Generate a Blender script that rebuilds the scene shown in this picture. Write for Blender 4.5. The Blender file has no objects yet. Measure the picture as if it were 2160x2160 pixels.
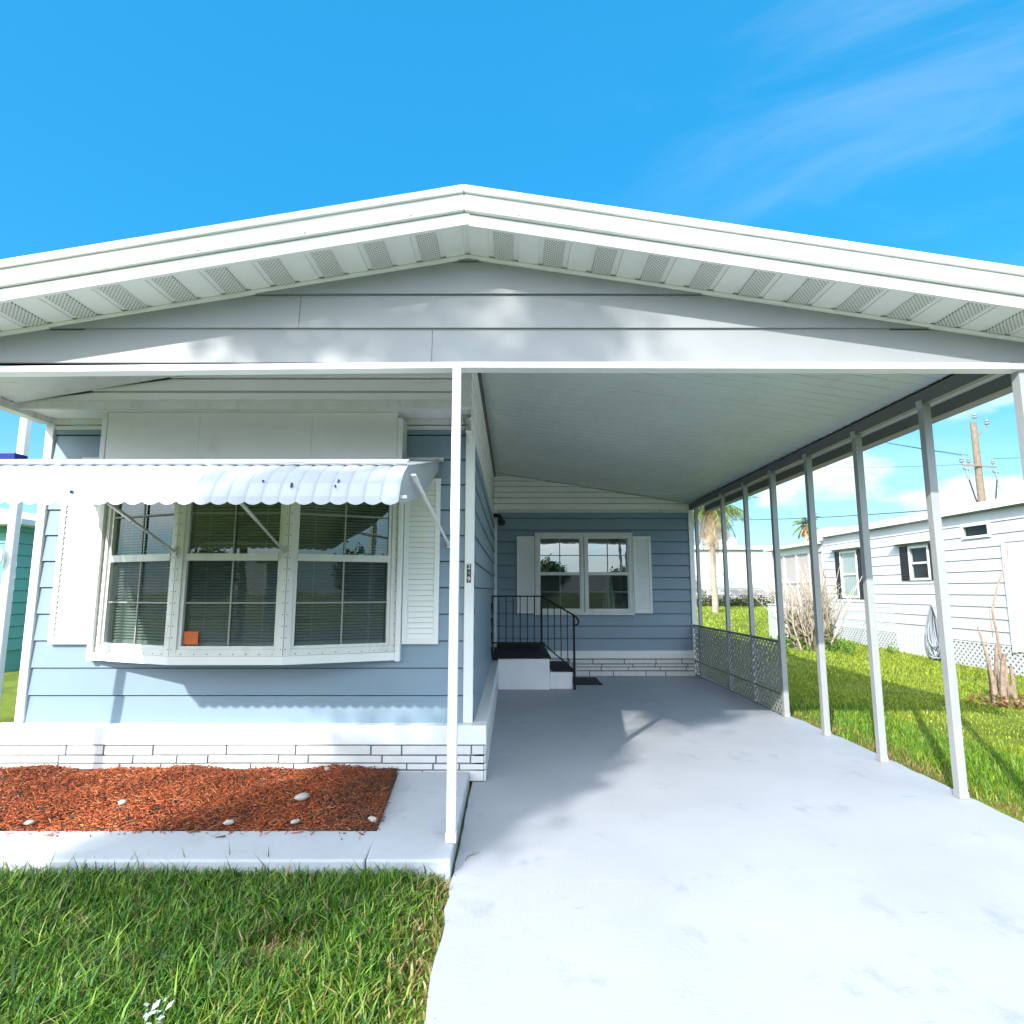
import bpy, math, random
import numpy as np
from mathutils import Vector, Matrix
random.seed(7); RNG = np.random.default_rng(11)
scene = bpy.context.scene
COL = scene.collection
R = math.radians

# ------------------------------------------------------------------ camera
cam_d = bpy.data.cameras.new("camera"); cam = bpy.data.objects.new("camera", cam_d); COL.objects.link(cam)
cam.location = (0, 0, 1.5); cam.rotation_euler = (R(90 + 7.63), 0, 0)
cam_d.sensor_width = 36; cam_d.lens = 20.57; cam_d.clip_start = 0.05; cam_d.clip_end = 2000
scene.camera = cam

# ------------------------------------------------------------------ light
SUN_DIR = Vector((.19, .33, -.235)).normalized()       # the way the light travels
SUN_EL = math.asin(-SUN_DIR.z)
sd = bpy.data.lights.new("sun", 'SUN'); sun = bpy.data.objects.new("sun", sd); COL.objects.link(sun)
sd.energy = 3.55; sd.angle = R(.53); sd.color = (1.0, .955, .88)
sun.rotation_euler = SUN_DIR.to_track_quat('-Z', 'Y').to_euler(); sun.location = (-20, -35, 30)

world = bpy.data.worlds.new("World"); scene.world = world; world.use_nodes = True
def build_world():
    nt = world.node_tree; N = nt.nodes; L = nt.links; N.clear()
    out = N.new('ShaderNodeOutputWorld'); bg = N.new('ShaderNodeBackground'); L.new(bg.outputs[0], out.inputs[0])
    sky = N.new('ShaderNodeTexSky'); sky.sky_type = 'NISHITA'; sky.sun_disc = False
    sky.sun_elevation = SUN_EL; sky.sun_rotation = math.atan2(-SUN_DIR.x, -SUN_DIR.y)
    sky.air_density = 1.0; sky.dust_density = .25; sky.ozone_density = 2.2
    hs = N.new('ShaderNodeHueSaturation'); hs.inputs['Hue'].default_value = .48
    hs.inputs['Saturation'].default_value = 1.42; hs.inputs['Value'].default_value = 1.5
    L.new(sky.outputs[0], hs.inputs['Color'])
    tc = N.new('ShaderNodeTexCoord')
    sep = N.new('ShaderNodeSeparateXYZ'); L.new(tc.outputs['Generated'], sep.inputs[0])
    def math_(op, a, b=None, clamp=False):
        m = N.new('ShaderNodeMath'); m.operation = op; m.use_clamp = clamp
        for i, v in enumerate((a, b)):
            if v is None: continue
            if isinstance(v, (int, float)): m.inputs[i].default_value = v
            else: L.new(v, m.inputs[i])
        return m.outputs[0]
    def rng(v, a, b, c=0, d=1):
        m = N.new('ShaderNodeMapRange'); m.interpolation_type = 'SMOOTHSTEP'; L.new(v, m.inputs[0])
        for i, q in enumerate((a, b, c, d)): m.inputs[i + 1].default_value = q
        return m.outputs[0]
    # thin high streaks
    mp = N.new('ShaderNodeMapping'); mp.inputs['Rotation'].default_value = (0, R(-40), R(-8)); mp.inputs['Scale'].default_value = (.9, 2.4, 5.0)
    L.new(tc.outputs['Generated'], mp.inputs[0])
    n1 = N.new('ShaderNodeTexNoise'); n1.inputs['Scale'].default_value = 1.5; n1.inputs['Detail'].default_value = 8; n1.inputs['Roughness'].default_value = .6; n1.inputs['Distortion'].default_value = .8
    L.new(mp.outputs[0], n1.inputs['Vector'])
    cir = math_('MULTIPLY', rng(n1.outputs[0], .40, .78), rng(sep.outputs[0], .0, .62))
    cir = math_('MULTIPLY', cir, .20)
    # small fair weather cumulus low down
    mp2 = N.new('ShaderNodeMapping'); mp2.inputs['Scale'].default_value = (4.2, 4.2, 9.5); mp2.inputs['Location'].default_value = (.63, .2, .42)
    L.new(tc.outputs['Generated'], mp2.inputs[0])
    n2 = N.new('ShaderNodeTexNoise'); n2.inputs['Scale'].default_value = 1.35; n2.inputs['Detail'].default_value = 9; n2.inputs['Roughness'].default_value = .5
    L.new(mp2.outputs[0], n2.inputs['Vector'])
    band = math_('MULTIPLY', rng(sep.outputs[2], -.05, .02), rng(sep.outputs[2], .36, .16))
    cu = math_('MULTIPLY', rng(n2.outputs[0], .47, .62), band)
    fac = math_('MAXIMUM', cir, math_('MULTIPLY', cu, .85), True)
    # pale air near the horizon
    hz = rng(sep.outputs[2], .34, 0.0, 0, .5)
    flat = N.new('ShaderNodeMixRGB'); flat.inputs[0].default_value = .6; L.new(hs.outputs[0], flat.inputs[1]); flat.inputs[2].default_value = (.27, 2.55, 5.6, 1)
    mixh = N.new('ShaderNodeMixRGB'); L.new(hz, mixh.inputs[0]); L.new(flat.outputs[0], mixh.inputs[1]); mixh.inputs[2].default_value = (3.6, 6.2, 7.6, 1)
    mixc = N.new('ShaderNodeMixRGB'); L.new(fac, mixc.inputs[0]); L.new(mixh.outputs[0], mixc.inputs[1]); mixc.inputs[2].default_value = (6.3, 6.8, 7.2, 1)
    # glow added round the sun, behind the viewer, as fill for shaded fronts
    vm = N.new('ShaderNodeVectorMath'); vm.operation = 'DOT_PRODUCT'; L.new(tc.outputs['Generated'], vm.inputs[0]); vm.inputs[1].default_value = tuple(-SUN_DIR)
    gl = math_('MULTIPLY', rng(vm.outputs['Value'], .22, .95, 0, .95), rng(sep.outputs[2], .03, .22))
    mixg = N.new('ShaderNodeMixRGB'); L.new(gl, mixg.inputs[0]); L.new(mixc.outputs[0], mixg.inputs[1]); mixg.inputs[2].default_value = (23, 24.8, 27.5, 1)
    L.new(mixg.outputs[0], bg.inputs[0]); bg.inputs[1].default_value = .092
build_world()
scene.view_settings.view_transform = 'Standard'; scene.view_settings.look = 'None'
scene.view_settings.exposure = 1.05; scene.view_settings.gamma = 1.0; scene.view_settings.use_curve_mapping = False
scene.cycles.max_bounces = 10; scene.cycles.transparent_max_bounces = 16; scene.cycles.caustics_reflective = False; scene.cycles.caustics_refractive = False

# ------------------------------------------------------------------ materials
def pmat(name, base, rough=.5, metal=0, spec=.5, var=None, bump=None, stain=None, coat=0):
    """var=(scale, amount) mottles the colour; bump=(scale, strength, distance); stain=(scale, lo, hi, colour, stretch)"""
    m = bpy.data.materials.new(name); m.use_nodes = True; nt = m.node_tree; N = nt.nodes; L = nt.links
    p = N['Principled BSDF']; p.inputs['Roughness'].default_value = rough; p.inputs['Metallic'].default_value = metal
    p.inputs['Specular IOR Level'].default_value = spec; p.inputs['Coat Weight'].default_value = coat
    base = tuple(base) + (1,)
    p.inputs['Base Color'].default_value = base
    tc = N.new('ShaderNodeTexCoord'); vec = tc.outputs['Object']; col = None
    if var:
        n = N.new('ShaderNodeTexNoise'); n.inputs['Scale'].default_value = var[0]; n.inputs['Detail'].default_value = 7; n.inputs['Roughness'].default_value = .6
        L.new(vec, n.inputs['Vector'])
        mr = N.new('ShaderNodeMapRange'); L.new(n.outputs[0], mr.inputs[0]); mr.inputs[1].default_value = .3; mr.inputs[2].default_value = .7
        mr.inputs[3].default_value = 1 - var[1]; mr.inputs[4].default_value = 1 + var[1]
        mx = N.new('ShaderNodeMixRGB'); mx.blend_type = 'MULTIPLY'; mx.inputs[0].default_value = 1; mx.inputs[1].default_value = base
        L.new(mr.outputs[0], mx.inputs[2]); col = mx.outputs[0]
    if stain:
        mp = N.new('ShaderNodeMapping'); mp.inputs['Scale'].default_value = stain[4] if len(stain) > 4 else (1, 1, 1); L.new(vec, mp.inputs[0])
        n = N.new('ShaderNodeTexNoise'); n.inputs['Scale'].default_value = stain[0]; n.inputs['Detail'].default_value = 8; n.inputs['Roughness'].default_value = .65; L.new(mp.outputs[0], n.inputs['Vector'])
        mr = N.new('ShaderNodeMapRange'); L.new(n.outputs[0], mr.inputs[0]); mr.inputs[1].default_value = stain[1]; mr.inputs[2].default_value = stain[2]
        mx = N.new('ShaderNodeMixRGB'); L.new(mr.outputs[0], mx.inputs[0]); mx.inputs[2].default_value = tuple(stain[3]) + (1,)
        if col is None: mx.inputs[1].default_value = base
        else: L.new(col, mx.inputs[1])
        col = mx.outputs[0]
    if col is not None: L.new(col, p.inputs['Base Color'])
    if bump:
        n = N.new('ShaderNodeTexNoise'); n.inputs['Scale'].default_value = bump[0]; n.inputs['Detail'].default_value = 6; L.new(vec, n.inputs['Vector'])
        b = N.new('ShaderNodeBump'); b.inputs['Strength'].default_value = bump[1]; b.inputs['Distance'].default_value = bump[2] if len(bump) > 2 else .01
        L.new(n.outputs[0], b.inputs['Height']); L.new(b.outputs[0], p.inputs['Normal'])
    return m

M = {}
M['white'] = pmat('white_enamel', (.74, .75, .74), .38, var=(3, .03), stain=(5, .62, .82, (.6, .6, .56)))
M['white_dirty'] = pmat('weathered_white_aluminium', (.64, .65, .63), .42, var=(6, .06), stain=(9, .56, .78, (.44, .44, .38), (1, 1, .3)))
M['offwhite'] = pmat('warm_white_panel', (.76, .76, .73), .45, var=(2, .04), stain=(3, .55, .8, (.58, .58, .54)), bump=(40, .15, .003))
M['blue'] = pmat('grey_blue_siding', (.188, .268, .338), .48, var=(2.2, .045), stain=(3, .58, .85, (.21, .288, .355), (.4, .4, 3)), bump=(90, .1, .002))
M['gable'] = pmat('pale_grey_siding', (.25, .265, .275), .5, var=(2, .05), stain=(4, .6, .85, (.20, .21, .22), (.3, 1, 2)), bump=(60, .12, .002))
M['lapwhite'] = pmat('white_lap_siding', (.82, .83, .81), .42, var=(2, .04), stain=(4, .58, .8, (.52, .52, .48), (.3, .3, 3)))
M['ceiling'] = pmat('carport_pan_enamel', (.60, .65, .645), .33, spec=.55, var=(1.2, .05), stain=(2.2, .55, .85, (.48, .52, .52), (3, .6, 1)), bump=(1.3, .05, .05))
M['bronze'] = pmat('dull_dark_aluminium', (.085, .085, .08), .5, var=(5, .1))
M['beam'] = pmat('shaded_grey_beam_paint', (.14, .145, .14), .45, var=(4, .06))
M['post'] = pmat('aluminium_post_paint', (.33, .345, .35), .35, metal=.1, var=(4, .05), stain=(7, .55, .8, (.27, .28, .28), (1, 1, .25)))
M['brick'] = pmat('white_painted_brick', (.62, .62, .61), .6, var=(9, .06), bump=(35, .5, .006), stain=(5, .6, .85, (.60, .58, .54)))
M['mortar_pale'] = pmat('pale_mortar', (.17, .17, .168), .9, var=(20, .25))
M['mortar_dark'] = pmat('dark_mortar', (.05, .05, .055), .9)
M['concrete'] = pmat('white_painted_concrete', (.338, .355, .385), .55, var=(1.1, .07), stain=(3.2, .58, .80, (.215, .235, .27), (1, .7, 1)), bump=(55, .35, .004))
def wear(m, k=1.0):
    nt = m.node_tree; N = nt.nodes; L = nt.links; p = N['Principled BSDF']; src = p.inputs['Base Color'].links[0].from_socket
    tc = N.new('ShaderNodeTexCoord'); col = src
    for sc, st, lo, hi, c in ((9, (.25, 1.6, 1), .63, .70, (.20, .215, .24)), (3.1, (.12, 2.4, 1), .60, .72, (.40, .42, .45)), (26, (.35, 1.4, 1), .68, .73, (.15, .16, .18)), (60, (1, 1, 1), .72, .77, (.09, .095, .10))):
        mp = N.new('ShaderNodeMapping'); mp.inputs['Scale'].default_value = st; L.new(tc.outputs['Object'], mp.inputs[0])
        n = N.new('ShaderNodeTexNoise'); n.inputs['Scale'].default_value = sc; n.inputs['Detail'].default_value = 9; n.inputs['Roughness'].default_value = .72; L.new(mp.outputs[0], n.inputs['Vector'])
        mr = N.new('ShaderNodeMapRange'); L.new(n.outputs[0], mr.inputs[0]); mr.inputs[1].default_value = lo; mr.inputs[2].default_value = hi; mr.inputs[4].default_value = .55 * k
        mx = N.new('ShaderNodeMixRGB'); L.new(mr.outputs[0], mx.inputs[0]); L.new(col, mx.inputs[1]); mx.inputs[2].default_value = c + (1,); col = mx.outputs[0]
    L.new(col, p.inputs['Base Color'])
wear(M['concrete'], 1.5)
M['slab'] = pmat('worn_painted_slab', (.42, .44, .47), .6, var=(1.6, .08), stain=(5, .57, .78, (.31, .325, .34), (1, 1, 1)), bump=(50, .4, .004))
wear(M['slab'], .8)
M['stepwhite'] = pmat('white_stucco_step', (.78, .79, .80), .65, var=(4, .05), bump=(60, .5, .005))
M['black_mat'] = pmat('black_rubber_mat', (.018, .017, .018), .85, var=(60, .5), bump=(150, .6, .004))
M['iron'] = pmat('black_iron', (.008, .008, .009), .5, spec=.2)
M['black_plastic'] = pmat('black_plastic', (.02, .02, .02), .4)
M['soil'] = pmat('brown_soil', (.085, .055, .036), .95, var=(18, .4), bump=(30, .8, .02))
M['stone'] = pmat('pale_stone', (.40, .37, .33), .8, var=(30, .2), bump=(60, .5, .004))
M['interior'] = pmat('dim_room', (.16, .17, .16), .9)
M['blind'] = pmat('white_blind_slat', (.52, .60, .56), .5)
M['orange'] = pmat('orange_sticker', (.62, .10, .02), .5)
M['sticker_ink'] = pmat('yellow_brown_ink', (.42, .22, .03), .5)
M['digit'] = pmat('white_digit', (.75, .75, .74), .45)
M['digit_worn'] = pmat('worn_digit', (.20, .20, .20), .5, var=(200, .5))
M['muntin'] = pmat('greyed_muntin', (.24, .26, .24), .5)
M['lattice'] = pmat('grey_metal_lattice', (.30, .315, .31), .45, var=(8, .08))
M['rivet'] = pmat('dark_screw', (.05, .05, .05), .4, metal=.5)
M['chrome'] = pmat('bare_aluminium', (.55, .55, .54), .35, metal=.7, var=(9, .1))
M['trunk'] = pmat('grey_palm_bark', (.33, .28, .22), .9, var=(14, .3), bump=(18, .9, .03))
M['bark'] = pmat('brown_bark', (.13, .09, .06), .9, var=(14, .3), bump=(18, .9, .03))
M['twig'] = pmat('bleached_twig', (.40, .345, .28), .85, var=(20, .25), bump=(50, .5, .01))
M['stump'] = pmat('pinkish_bare_wood', (.27, .20, .155), .85, var=(14, .35), bump=(40, .7, .012))
M['twig_dark'] = pmat('grey_brown_stem', (.22, .17, .12), .9, var=(20, .3), bump=(40, .6, .01))
M['pole'] = pmat('weathered_wood_pole', (.21, .165, .12), .9, var=(8, .25), bump=(25, .6, .01))
M['porcelain'] = pmat('grey_insulator', (.20, .22, .25), .3)
M['wire'] = pmat('black_cable', (.03, .03, .035), .6)
M['hose'] = pmat('grey_blue_hose', (.28, .31, .35), .5, var=(9, .1))
M['nwhite'] = pmat('chalky_white_siding', (.56, .575, .585), .5, var=(.8, .03), stain=(2, .6, .85, (.43, .44, .45), (.2, .2, 2)))
M['skirtback'] = pmat('grey_skirt_board', (.27, .28, .29), .8)
M['nshutter'] = pmat('near_black_shutter', (.022, .018, .018), .5)
M['screen'] = pmat('beige_porch_screen', (.42, .38, .36), .8)
M['teal'] = pmat('teal_siding', (.10, .34, .30), .5, var=(2, .06))
M['navy'] = pmat('blue_plastic', (.012, .022, .22), .4)
M['roofgrey'] = pmat('light_roof_coating', (.62, .63, .63), .6, var=(2, .06))
M['asphalt'] = pmat('asphalt', (.05, .05, .05), .9, var=(30, .3), bump=(80, .5, .01))
M['fencewood'] = pmat('weathered_fence_slat', (.50, .46, .42), .8, var=(3, .25), bump=(20, .4, .01))
M['rust'] = pmat('brown_leaf', (.25, .11, .05), .9, var=(30, .4))
M['acgrey'] = pmat('grey_metal_casing', (.50, .47, .47), .5)

def leaf_mat(name, trans=.35, rough=.5):
    m = bpy.data.materials.new(name); m.use_nodes = True; nt = m.node_tree; N = nt.nodes; L = nt.links
    p = N['Principled BSDF']; p.inputs['Roughness'].default_value = rough; p.inputs['Specular IOR Level'].default_value = .35
    at = N.new('ShaderNodeVertexColor'); at.layer_name = 'col'; L.new(at.outputs[0], p.inputs['Base Color'])
    tr = N.new('ShaderNodeBsdfTranslucent'); L.new(at.outputs[0], tr.inputs[0])
    mx = N.new('ShaderNodeMixShader'); mx.inputs[0].default_value = trans; L.new(p.outputs[0], mx.inputs[1]); L.new(tr.outputs[0], mx.inputs[2])
    L.new(mx.outputs[0], N['Material Output'].inputs[0]); return m
M['leaf'] = leaf_mat('leaf', .28, .42); M['chip'] = leaf_mat('wood_chip', 0, .85)

def glass_mat(name, tint, refl, rough=.0, screen=0, ior=1.5):
    m = bpy.data.materials.new(name); m.use_nodes = True; nt = m.node_tree; N = nt.nodes; L = nt.links; N.remove(N['Principled BSDF'])
    t = N.new('ShaderNodeBsdfTransparent'); t.inputs[0].default_value = tuple(tint) + (1,)
    g = N.new('ShaderNodeBsdfGlossy'); g.inputs['Roughness'].default_value = rough; g.inputs[0].default_value = (.95, 1, .98, 1)
    f = N.new('ShaderNodeFresnel'); f.inputs[0].default_value = ior
    a = N.new('ShaderNodeMath'); a.operation = 'ADD'; a.use_clamp = True; a.inputs[1].default_value = refl; L.new(f.outputs[0], a.inputs[0])
    tc = N.new('ShaderNodeTexCoord'); n = N.new('ShaderNodeTexNoise'); n.inputs['Scale'].default_value = 2.5; L.new(tc.outputs['Object'], n.inputs['Vector'])
    b = N.new('ShaderNodeBump'); b.inputs['Strength'].default_value = .06; b.inputs['Distance'].default_value = .02; L.new(n.outputs[0], b.inputs['Height']); L.new(b.outputs[0], g.inputs['Normal'])
    mx = N.new('ShaderNodeMixShader'); L.new(a.outputs[0], mx.inputs[0]); L.new(t.outputs[0], mx.inputs[1]); L.new(g.outputs[0], mx.inputs[2])
    o = mx.outputs[0]
    if screen:
        d = N.new('ShaderNodeBsdfDiffuse'); d.inputs[0].default_value = (.062, .085, .085, 1)
        m2 = N.new('ShaderNodeMixShader'); m2.inputs[0].default_value = screen; L.new(o, m2.inputs[1]); L.new(d.outputs[0], m2.inputs[2]); o = m2.outputs[0]
    L.new(o, N['Material Output'].inputs[0]); return m
M['glass'] = glass_mat('green_window_glass', (.74, .88, .79), .09)
M['glass_screen'] = glass_mat('screened_window_glass', (.85, .92, .90), .02, 0, .44)
M['glass_dark'] = glass_mat('dark_window_glass', (.6, .66, .64), .015, 0, 0, 1.12)
M['glass_mirror'] = glass_mat('sky_lit_window_glass', (.30, .34, .36), .34)

def soffit_vent_mat():
    m = pmat('perforated_soffit', (.62, .63, .62), .42); nt = m.node_tree; N = nt.nodes; L = nt.links; p = N['Principled BSDF']
    tc = N.new('ShaderNodeTexCoord'); s = N.new('ShaderNodeSeparateXYZ'); L.new(tc.outputs['Object'], s.inputs[0])
    def mm(op, a, b=None):
        n = N.new('ShaderNodeMath'); n.operation = op
        for i, v in enumerate((a, b)):
            if v is None: continue
            if isinstance(v, (int, float)): n.inputs[i].default_value = v
            else: L.new(v, n.inputs[i])
        return n.outputs[0]
    k = math.pi / .0125
    v = mm('MULTIPLY', mm('SINE', mm('MULTIPLY', s.outputs[0], k)), mm('SINE', mm('MULTIPLY', s.outputs[1], k)))
    g = mm('GREATER_THAN', v, .42)
    mx = N.new('ShaderNodeMixRGB'); L.new(g, mx.inputs[0]); mx.inputs[1].default_value = (.62, .63, .62, 1); mx.inputs[2].default_value = (.13, .125, .10, 1)
    L.new(mx.outputs[0], p.inputs['Base Color']); return m
M['vent'] = soffit_vent_mat()

def ground_mat():
    m = bpy.data.materials.new('lawn_soil'); m.use_nodes = True; nt = m.node_tree; N = nt.nodes; L = nt.links; p = N['Principled BSDF']
    p.inputs['Roughness'].default_value = .95; p.inputs['Specular IOR Level'].default_value = .1
    tc = N.new('ShaderNodeTexCoord')
    n = N.new('ShaderNodeTexNoise'); n.inputs['Scale'].default_value = 1.3; n.inputs['Detail'].default_value = 9; n.inputs['Roughness'].default_value = .7; L.new(tc.outputs['Object'], n.inputs['Vector'])
    cr = N.new('ShaderNodeValToRGB'); L.new(n.outputs[0], cr.inputs[0])
    e = cr.color_ramp.elements; e[0].position = .3; e[0].color = (.09, .10, .025, 1); e[1].position = .72; e[1].color = (.24, .29, .04, 1)
    x = cr.color_ramp.elements.new(.5); x.color = (.15, .20, .03, 1)
    n2 = N.new('ShaderNodeTexNoise'); n2.inputs['Scale'].default_value = 60; n2.inputs['Detail'].default_value = 4; L.new(tc.outputs['Object'], n2.inputs['Vector'])
    mx = N.new('ShaderNodeMixRGB'); mx.blend_type = 'OVERLAY'; mx.inputs[0].default_value = .8; L.new(cr.outputs[0], mx.inputs[1]); L.new(n2.outputs[0], mx.inputs[2])
    L.new(mx.outputs[0], p.inputs['Base Color'])
    b = N.new('ShaderNodeBump'); b.inputs['Strength'].default_value = .9; b.inputs['Distance'].default_value = .04; L.new(n2.outputs[0], b.inputs['Height']); L.new(b.outputs[0], p.inputs['Normal'])
    return m
M['ground'] = ground_mat()

# ------------------------------------------------------------------ mesh helpers
GROOVE = .010        # open drip gap under each lapped board
class MB:
    def __init__(s): s.v = []; s.f = []; s.m = []; s.mi = 0; s.c = None
    def quad(s, *pts):
        b = len(s.v); s.v += [tuple(p) for p in pts]; s.f.append(tuple(range(b, b + len(pts)))); s.m.append(s.mi)
    def hexa(s, p):           # 8 points: bottom 4 (ccw from above), top 4
        b = len(s.v); s.v += [tuple(q) for q in p]
        for f in ((3, 2, 1, 0), (4, 5, 6, 7), (0, 1, 5, 4), (1, 2, 6, 5), (2, 3, 7, 6), (3, 0, 4, 7)):
            s.f.append(tuple(b + i for i in f)); s.m.append(s.mi)
    def box(s, x0, x1, y0, y1, z0, z1):
        s.hexa([(x0, y0, z0), (x1, y0, z0), (x1, y1, z0), (x0, y1, z0), (x0, y0, z1), (x1, y0, z1), (x1, y1, z1), (x0, y1, z1)])
    def obox(s, P, U, V, W):   # corner P, edge vectors
        P, U, V, W = map(Vector, (P, U, V, W))
        if U.cross(V).dot(W) < 0: P = P + W; W = -W
        s.hexa([P, P + U, P + U + V, P + V, P + W, P + U + W, P + U + V + W, P + V + W])
    def bar(s, a, b, w, h=None, up=(0, 0, 1)):
        a, b = Vector(a), Vector(b); d = (b - a).normalized(); up = Vector(up)
        if abs(d.dot(up)) > .98: up = Vector((0, 1, 0))
        sd_ = d.cross(up).normalized(); u2 = sd_.cross(d); h = h or w
        s.obox(a - sd_ * w / 2 - u2 * h / 2, sd_ * w, u2 * h, b - a)
    def slope(s, x0, x1, y0, y1, fa, fb):      # box whose bottom/top follow functions of x
        s.hexa([(x0, y0, fa(x0)), (x1, y0, fa(x1)), (x1, y1, fa(x1)), (x0, y1, fa(x0)), (x0, y0, fb(x0)), (x1, y0, fb(x1)), (x1, y1, fb(x1)), (x0, y1, fb(x0))])
    def tube(s, pts, rad, n=8, cap=True):
        pts = [Vector(p) for p in pts]; k = len(pts); rad = rad if isinstance(rad, (list, tuple)) else [rad] * k
        base = len(s.v); prev = None
        for i, p in enumerate(pts):
            d = (pts[min(i + 1, k - 1)] - pts[max(i - 1, 0)])
            d = d.normalized() if d.length > 1e-9 else Vector((0, 0, 1))
            if prev is None:
                prev = d.orthogonal().normalized()
            prev = (prev - d * prev.dot(d)); prev = prev.normalized() if prev.length > 1e-6 else d.orthogonal().normalized()
            q = d.cross(prev)
            for j in range(n):
                a = 2 * math.pi * j / n; s.v.append(tuple(p + (prev * math.cos(a) + q * math.sin(a)) * rad[i]))
        for i in range(k - 1):
            for j in range(n):
                a = base + i * n + j; b = base + i * n + (j + 1) % n; s.f.append((a, b, b + n, a + n)); s.m.append(s.mi)
        if cap:
            s.f.append(tuple(base + j for j in reversed(range(n)))); s.m.append(s.mi)
            s.f.append(tuple(base + (k - 1) * n + j for j in range(n))); s.m.append(s.mi)
    def lathe(s, c, prof, n=16, ax=2):
        base = len(s.v); c = Vector(c)
        for r, h in prof:
            for j in range(n):
                a = 2 * math.pi * j / n; p = [r * math.cos(a), r * math.sin(a), h]
                p = p if ax == 2 else ([p[0], p[2], p[1]] if ax == 1 else [p[2], p[0], p[1]])
                s.v.append(tuple(c + Vector(p)))
        for i in range(len(prof) - 1):
            for j in range(n):
                a = base + i * n + j; b = base + i * n + (j + 1) % n; s.f.append((a, b, b + n, a + n)); s.m.append(s.mi)
        s.f.append(tuple(base + j for j in reversed(range(n)))); s.m.append(s.mi)
        s.f.append(tuple(base + (len(prof) - 1) * n + j for j in range(n))); s.m.append(s.mi)
    def poly(s, pts, y0, y1):                  # polygon in XZ extruded along Y
        n = len(pts); b = len(s.v)
        s.v += [(x, y0, z) for x, z in pts] + [(x, y1, z) for x, z in pts]
        s.f.append(tuple(b + i for i in range(n))); s.m.append(s.mi); s.f.append(tuple(b + n + i for i in reversed(range(n)))); s.m.append(s.mi)
        for i in range(n):
            j = (i + 1) % n; s.f.append((b + j, b + i, b + n + i, b + n + j)); s.m.append(s.mi)
    def siding(s, P, U, Nn, z0, z1, xl, xr, lap, lip, holes=(), groove=None, zc=()):
        """lapped boards on the plane P + x U + z Z, facing Nn; holes are (x0, x1, za, zb)"""
        P, U, Nn = Vector(P), Vector(U), Vector(Nn)
        pt = lambda x, z, o: P + U * x + Vector((0, 0, z)) + Nn * o
        flip = U.cross(Vector((0, 0, 1))).dot(Nn) < 0
        def emit(*q): s.quad(*(q if not flip else tuple(reversed(q))))
        a = z0
        while a < z1 - 1e-4:
            b = min(a + lap, z1); off = lambda z: lip * (1 - (z - a) / lap) + .002
            cuts = sorted({a, b} | {h for q in holes for h in (q[2], q[3]) if a < h < b} | {h for h in zc if a < h < b})
            for c, d in zip(cuts[:-1], cuts[1:]):
                mid = (c + d) / 2; iv = [(None, None)]
                hs = sorted((q[0], q[1]) for q in holes if q[2] < mid < q[3])
                segs = []; cur = None
                for h0, h1 in hs: segs.append((cur, h0)); cur = h1
                segs.append((cur, None))
                for l, r in segs:
                    lc, ld = (xl(c), xl(d)) if l is None else (l, l); rc, rd = (xr(c), xr(d)) if r is None else (r, r)
                    if rc <= lc: continue
                    rd = max(rd, ld)
                    gv = (groove or GROOVE) if (d == b and b < z1 - 1e-4) else 0
                    emit(pt(lc, c, off(c)), pt(rc, c, off(c)), pt(rd, d - gv, off(d - gv)), pt(ld, d - gv, off(d - gv)))
                    if gv:
                        emit(pt(ld, d - gv, off(d - gv)), pt(rd, d - gv, off(d - gv)), pt(rd, d - gv, -.032), pt(ld, d - gv, -.032))
                        emit(pt(ld, d - gv, -.032), pt(rd, d - gv, -.032), pt(rd, d, -.032), pt(ld, d, -.032))
                    if c == a: emit(pt(lc, c, -.032), pt(rc, c, -.032), pt(rc, c, off(c)), pt(lc, c, off(c)))
            a = b
    def build(s, name, mats, parent=None, bevel=0, smooth=False):
        me = bpy.data.meshes.new(name); o = bpy.data.objects.new(name, me); COL.objects.link(o)
        org = Vector((0, 0, 0))
        if parent is not None:
            o.parent = parent; q = parent
            while q is not None: org += q.location; q = q.parent
        me.from_pydata([tuple(Vector(v) - org) for v in s.v], [], s.f)
        mats = mats if isinstance(mats, (list, tuple)) else [mats]
        for m in mats: me.materials.append(M[m] if isinstance(m, str) else m)
        if len(mats) > 1: me.polygons.foreach_set('material_index', s.m)
        if smooth: me.polygons.foreach_set('use_smooth', [True] * len(me.polygons))
        if s.c is not None:
            ca = me.color_attributes.new('col', 'FLOAT_COLOR', 'POINT'); ca.data.foreach_set('color', np.asarray(s.c, dtype=np.float32).ravel())
        me.update()
        if bevel:
            b = o.modifiers.new('bevel', 'BEVEL'); b.width = bevel; b.segments = 2; b.limit_method = 'ANGLE'; b.harden_normals = False
        return o

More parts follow.
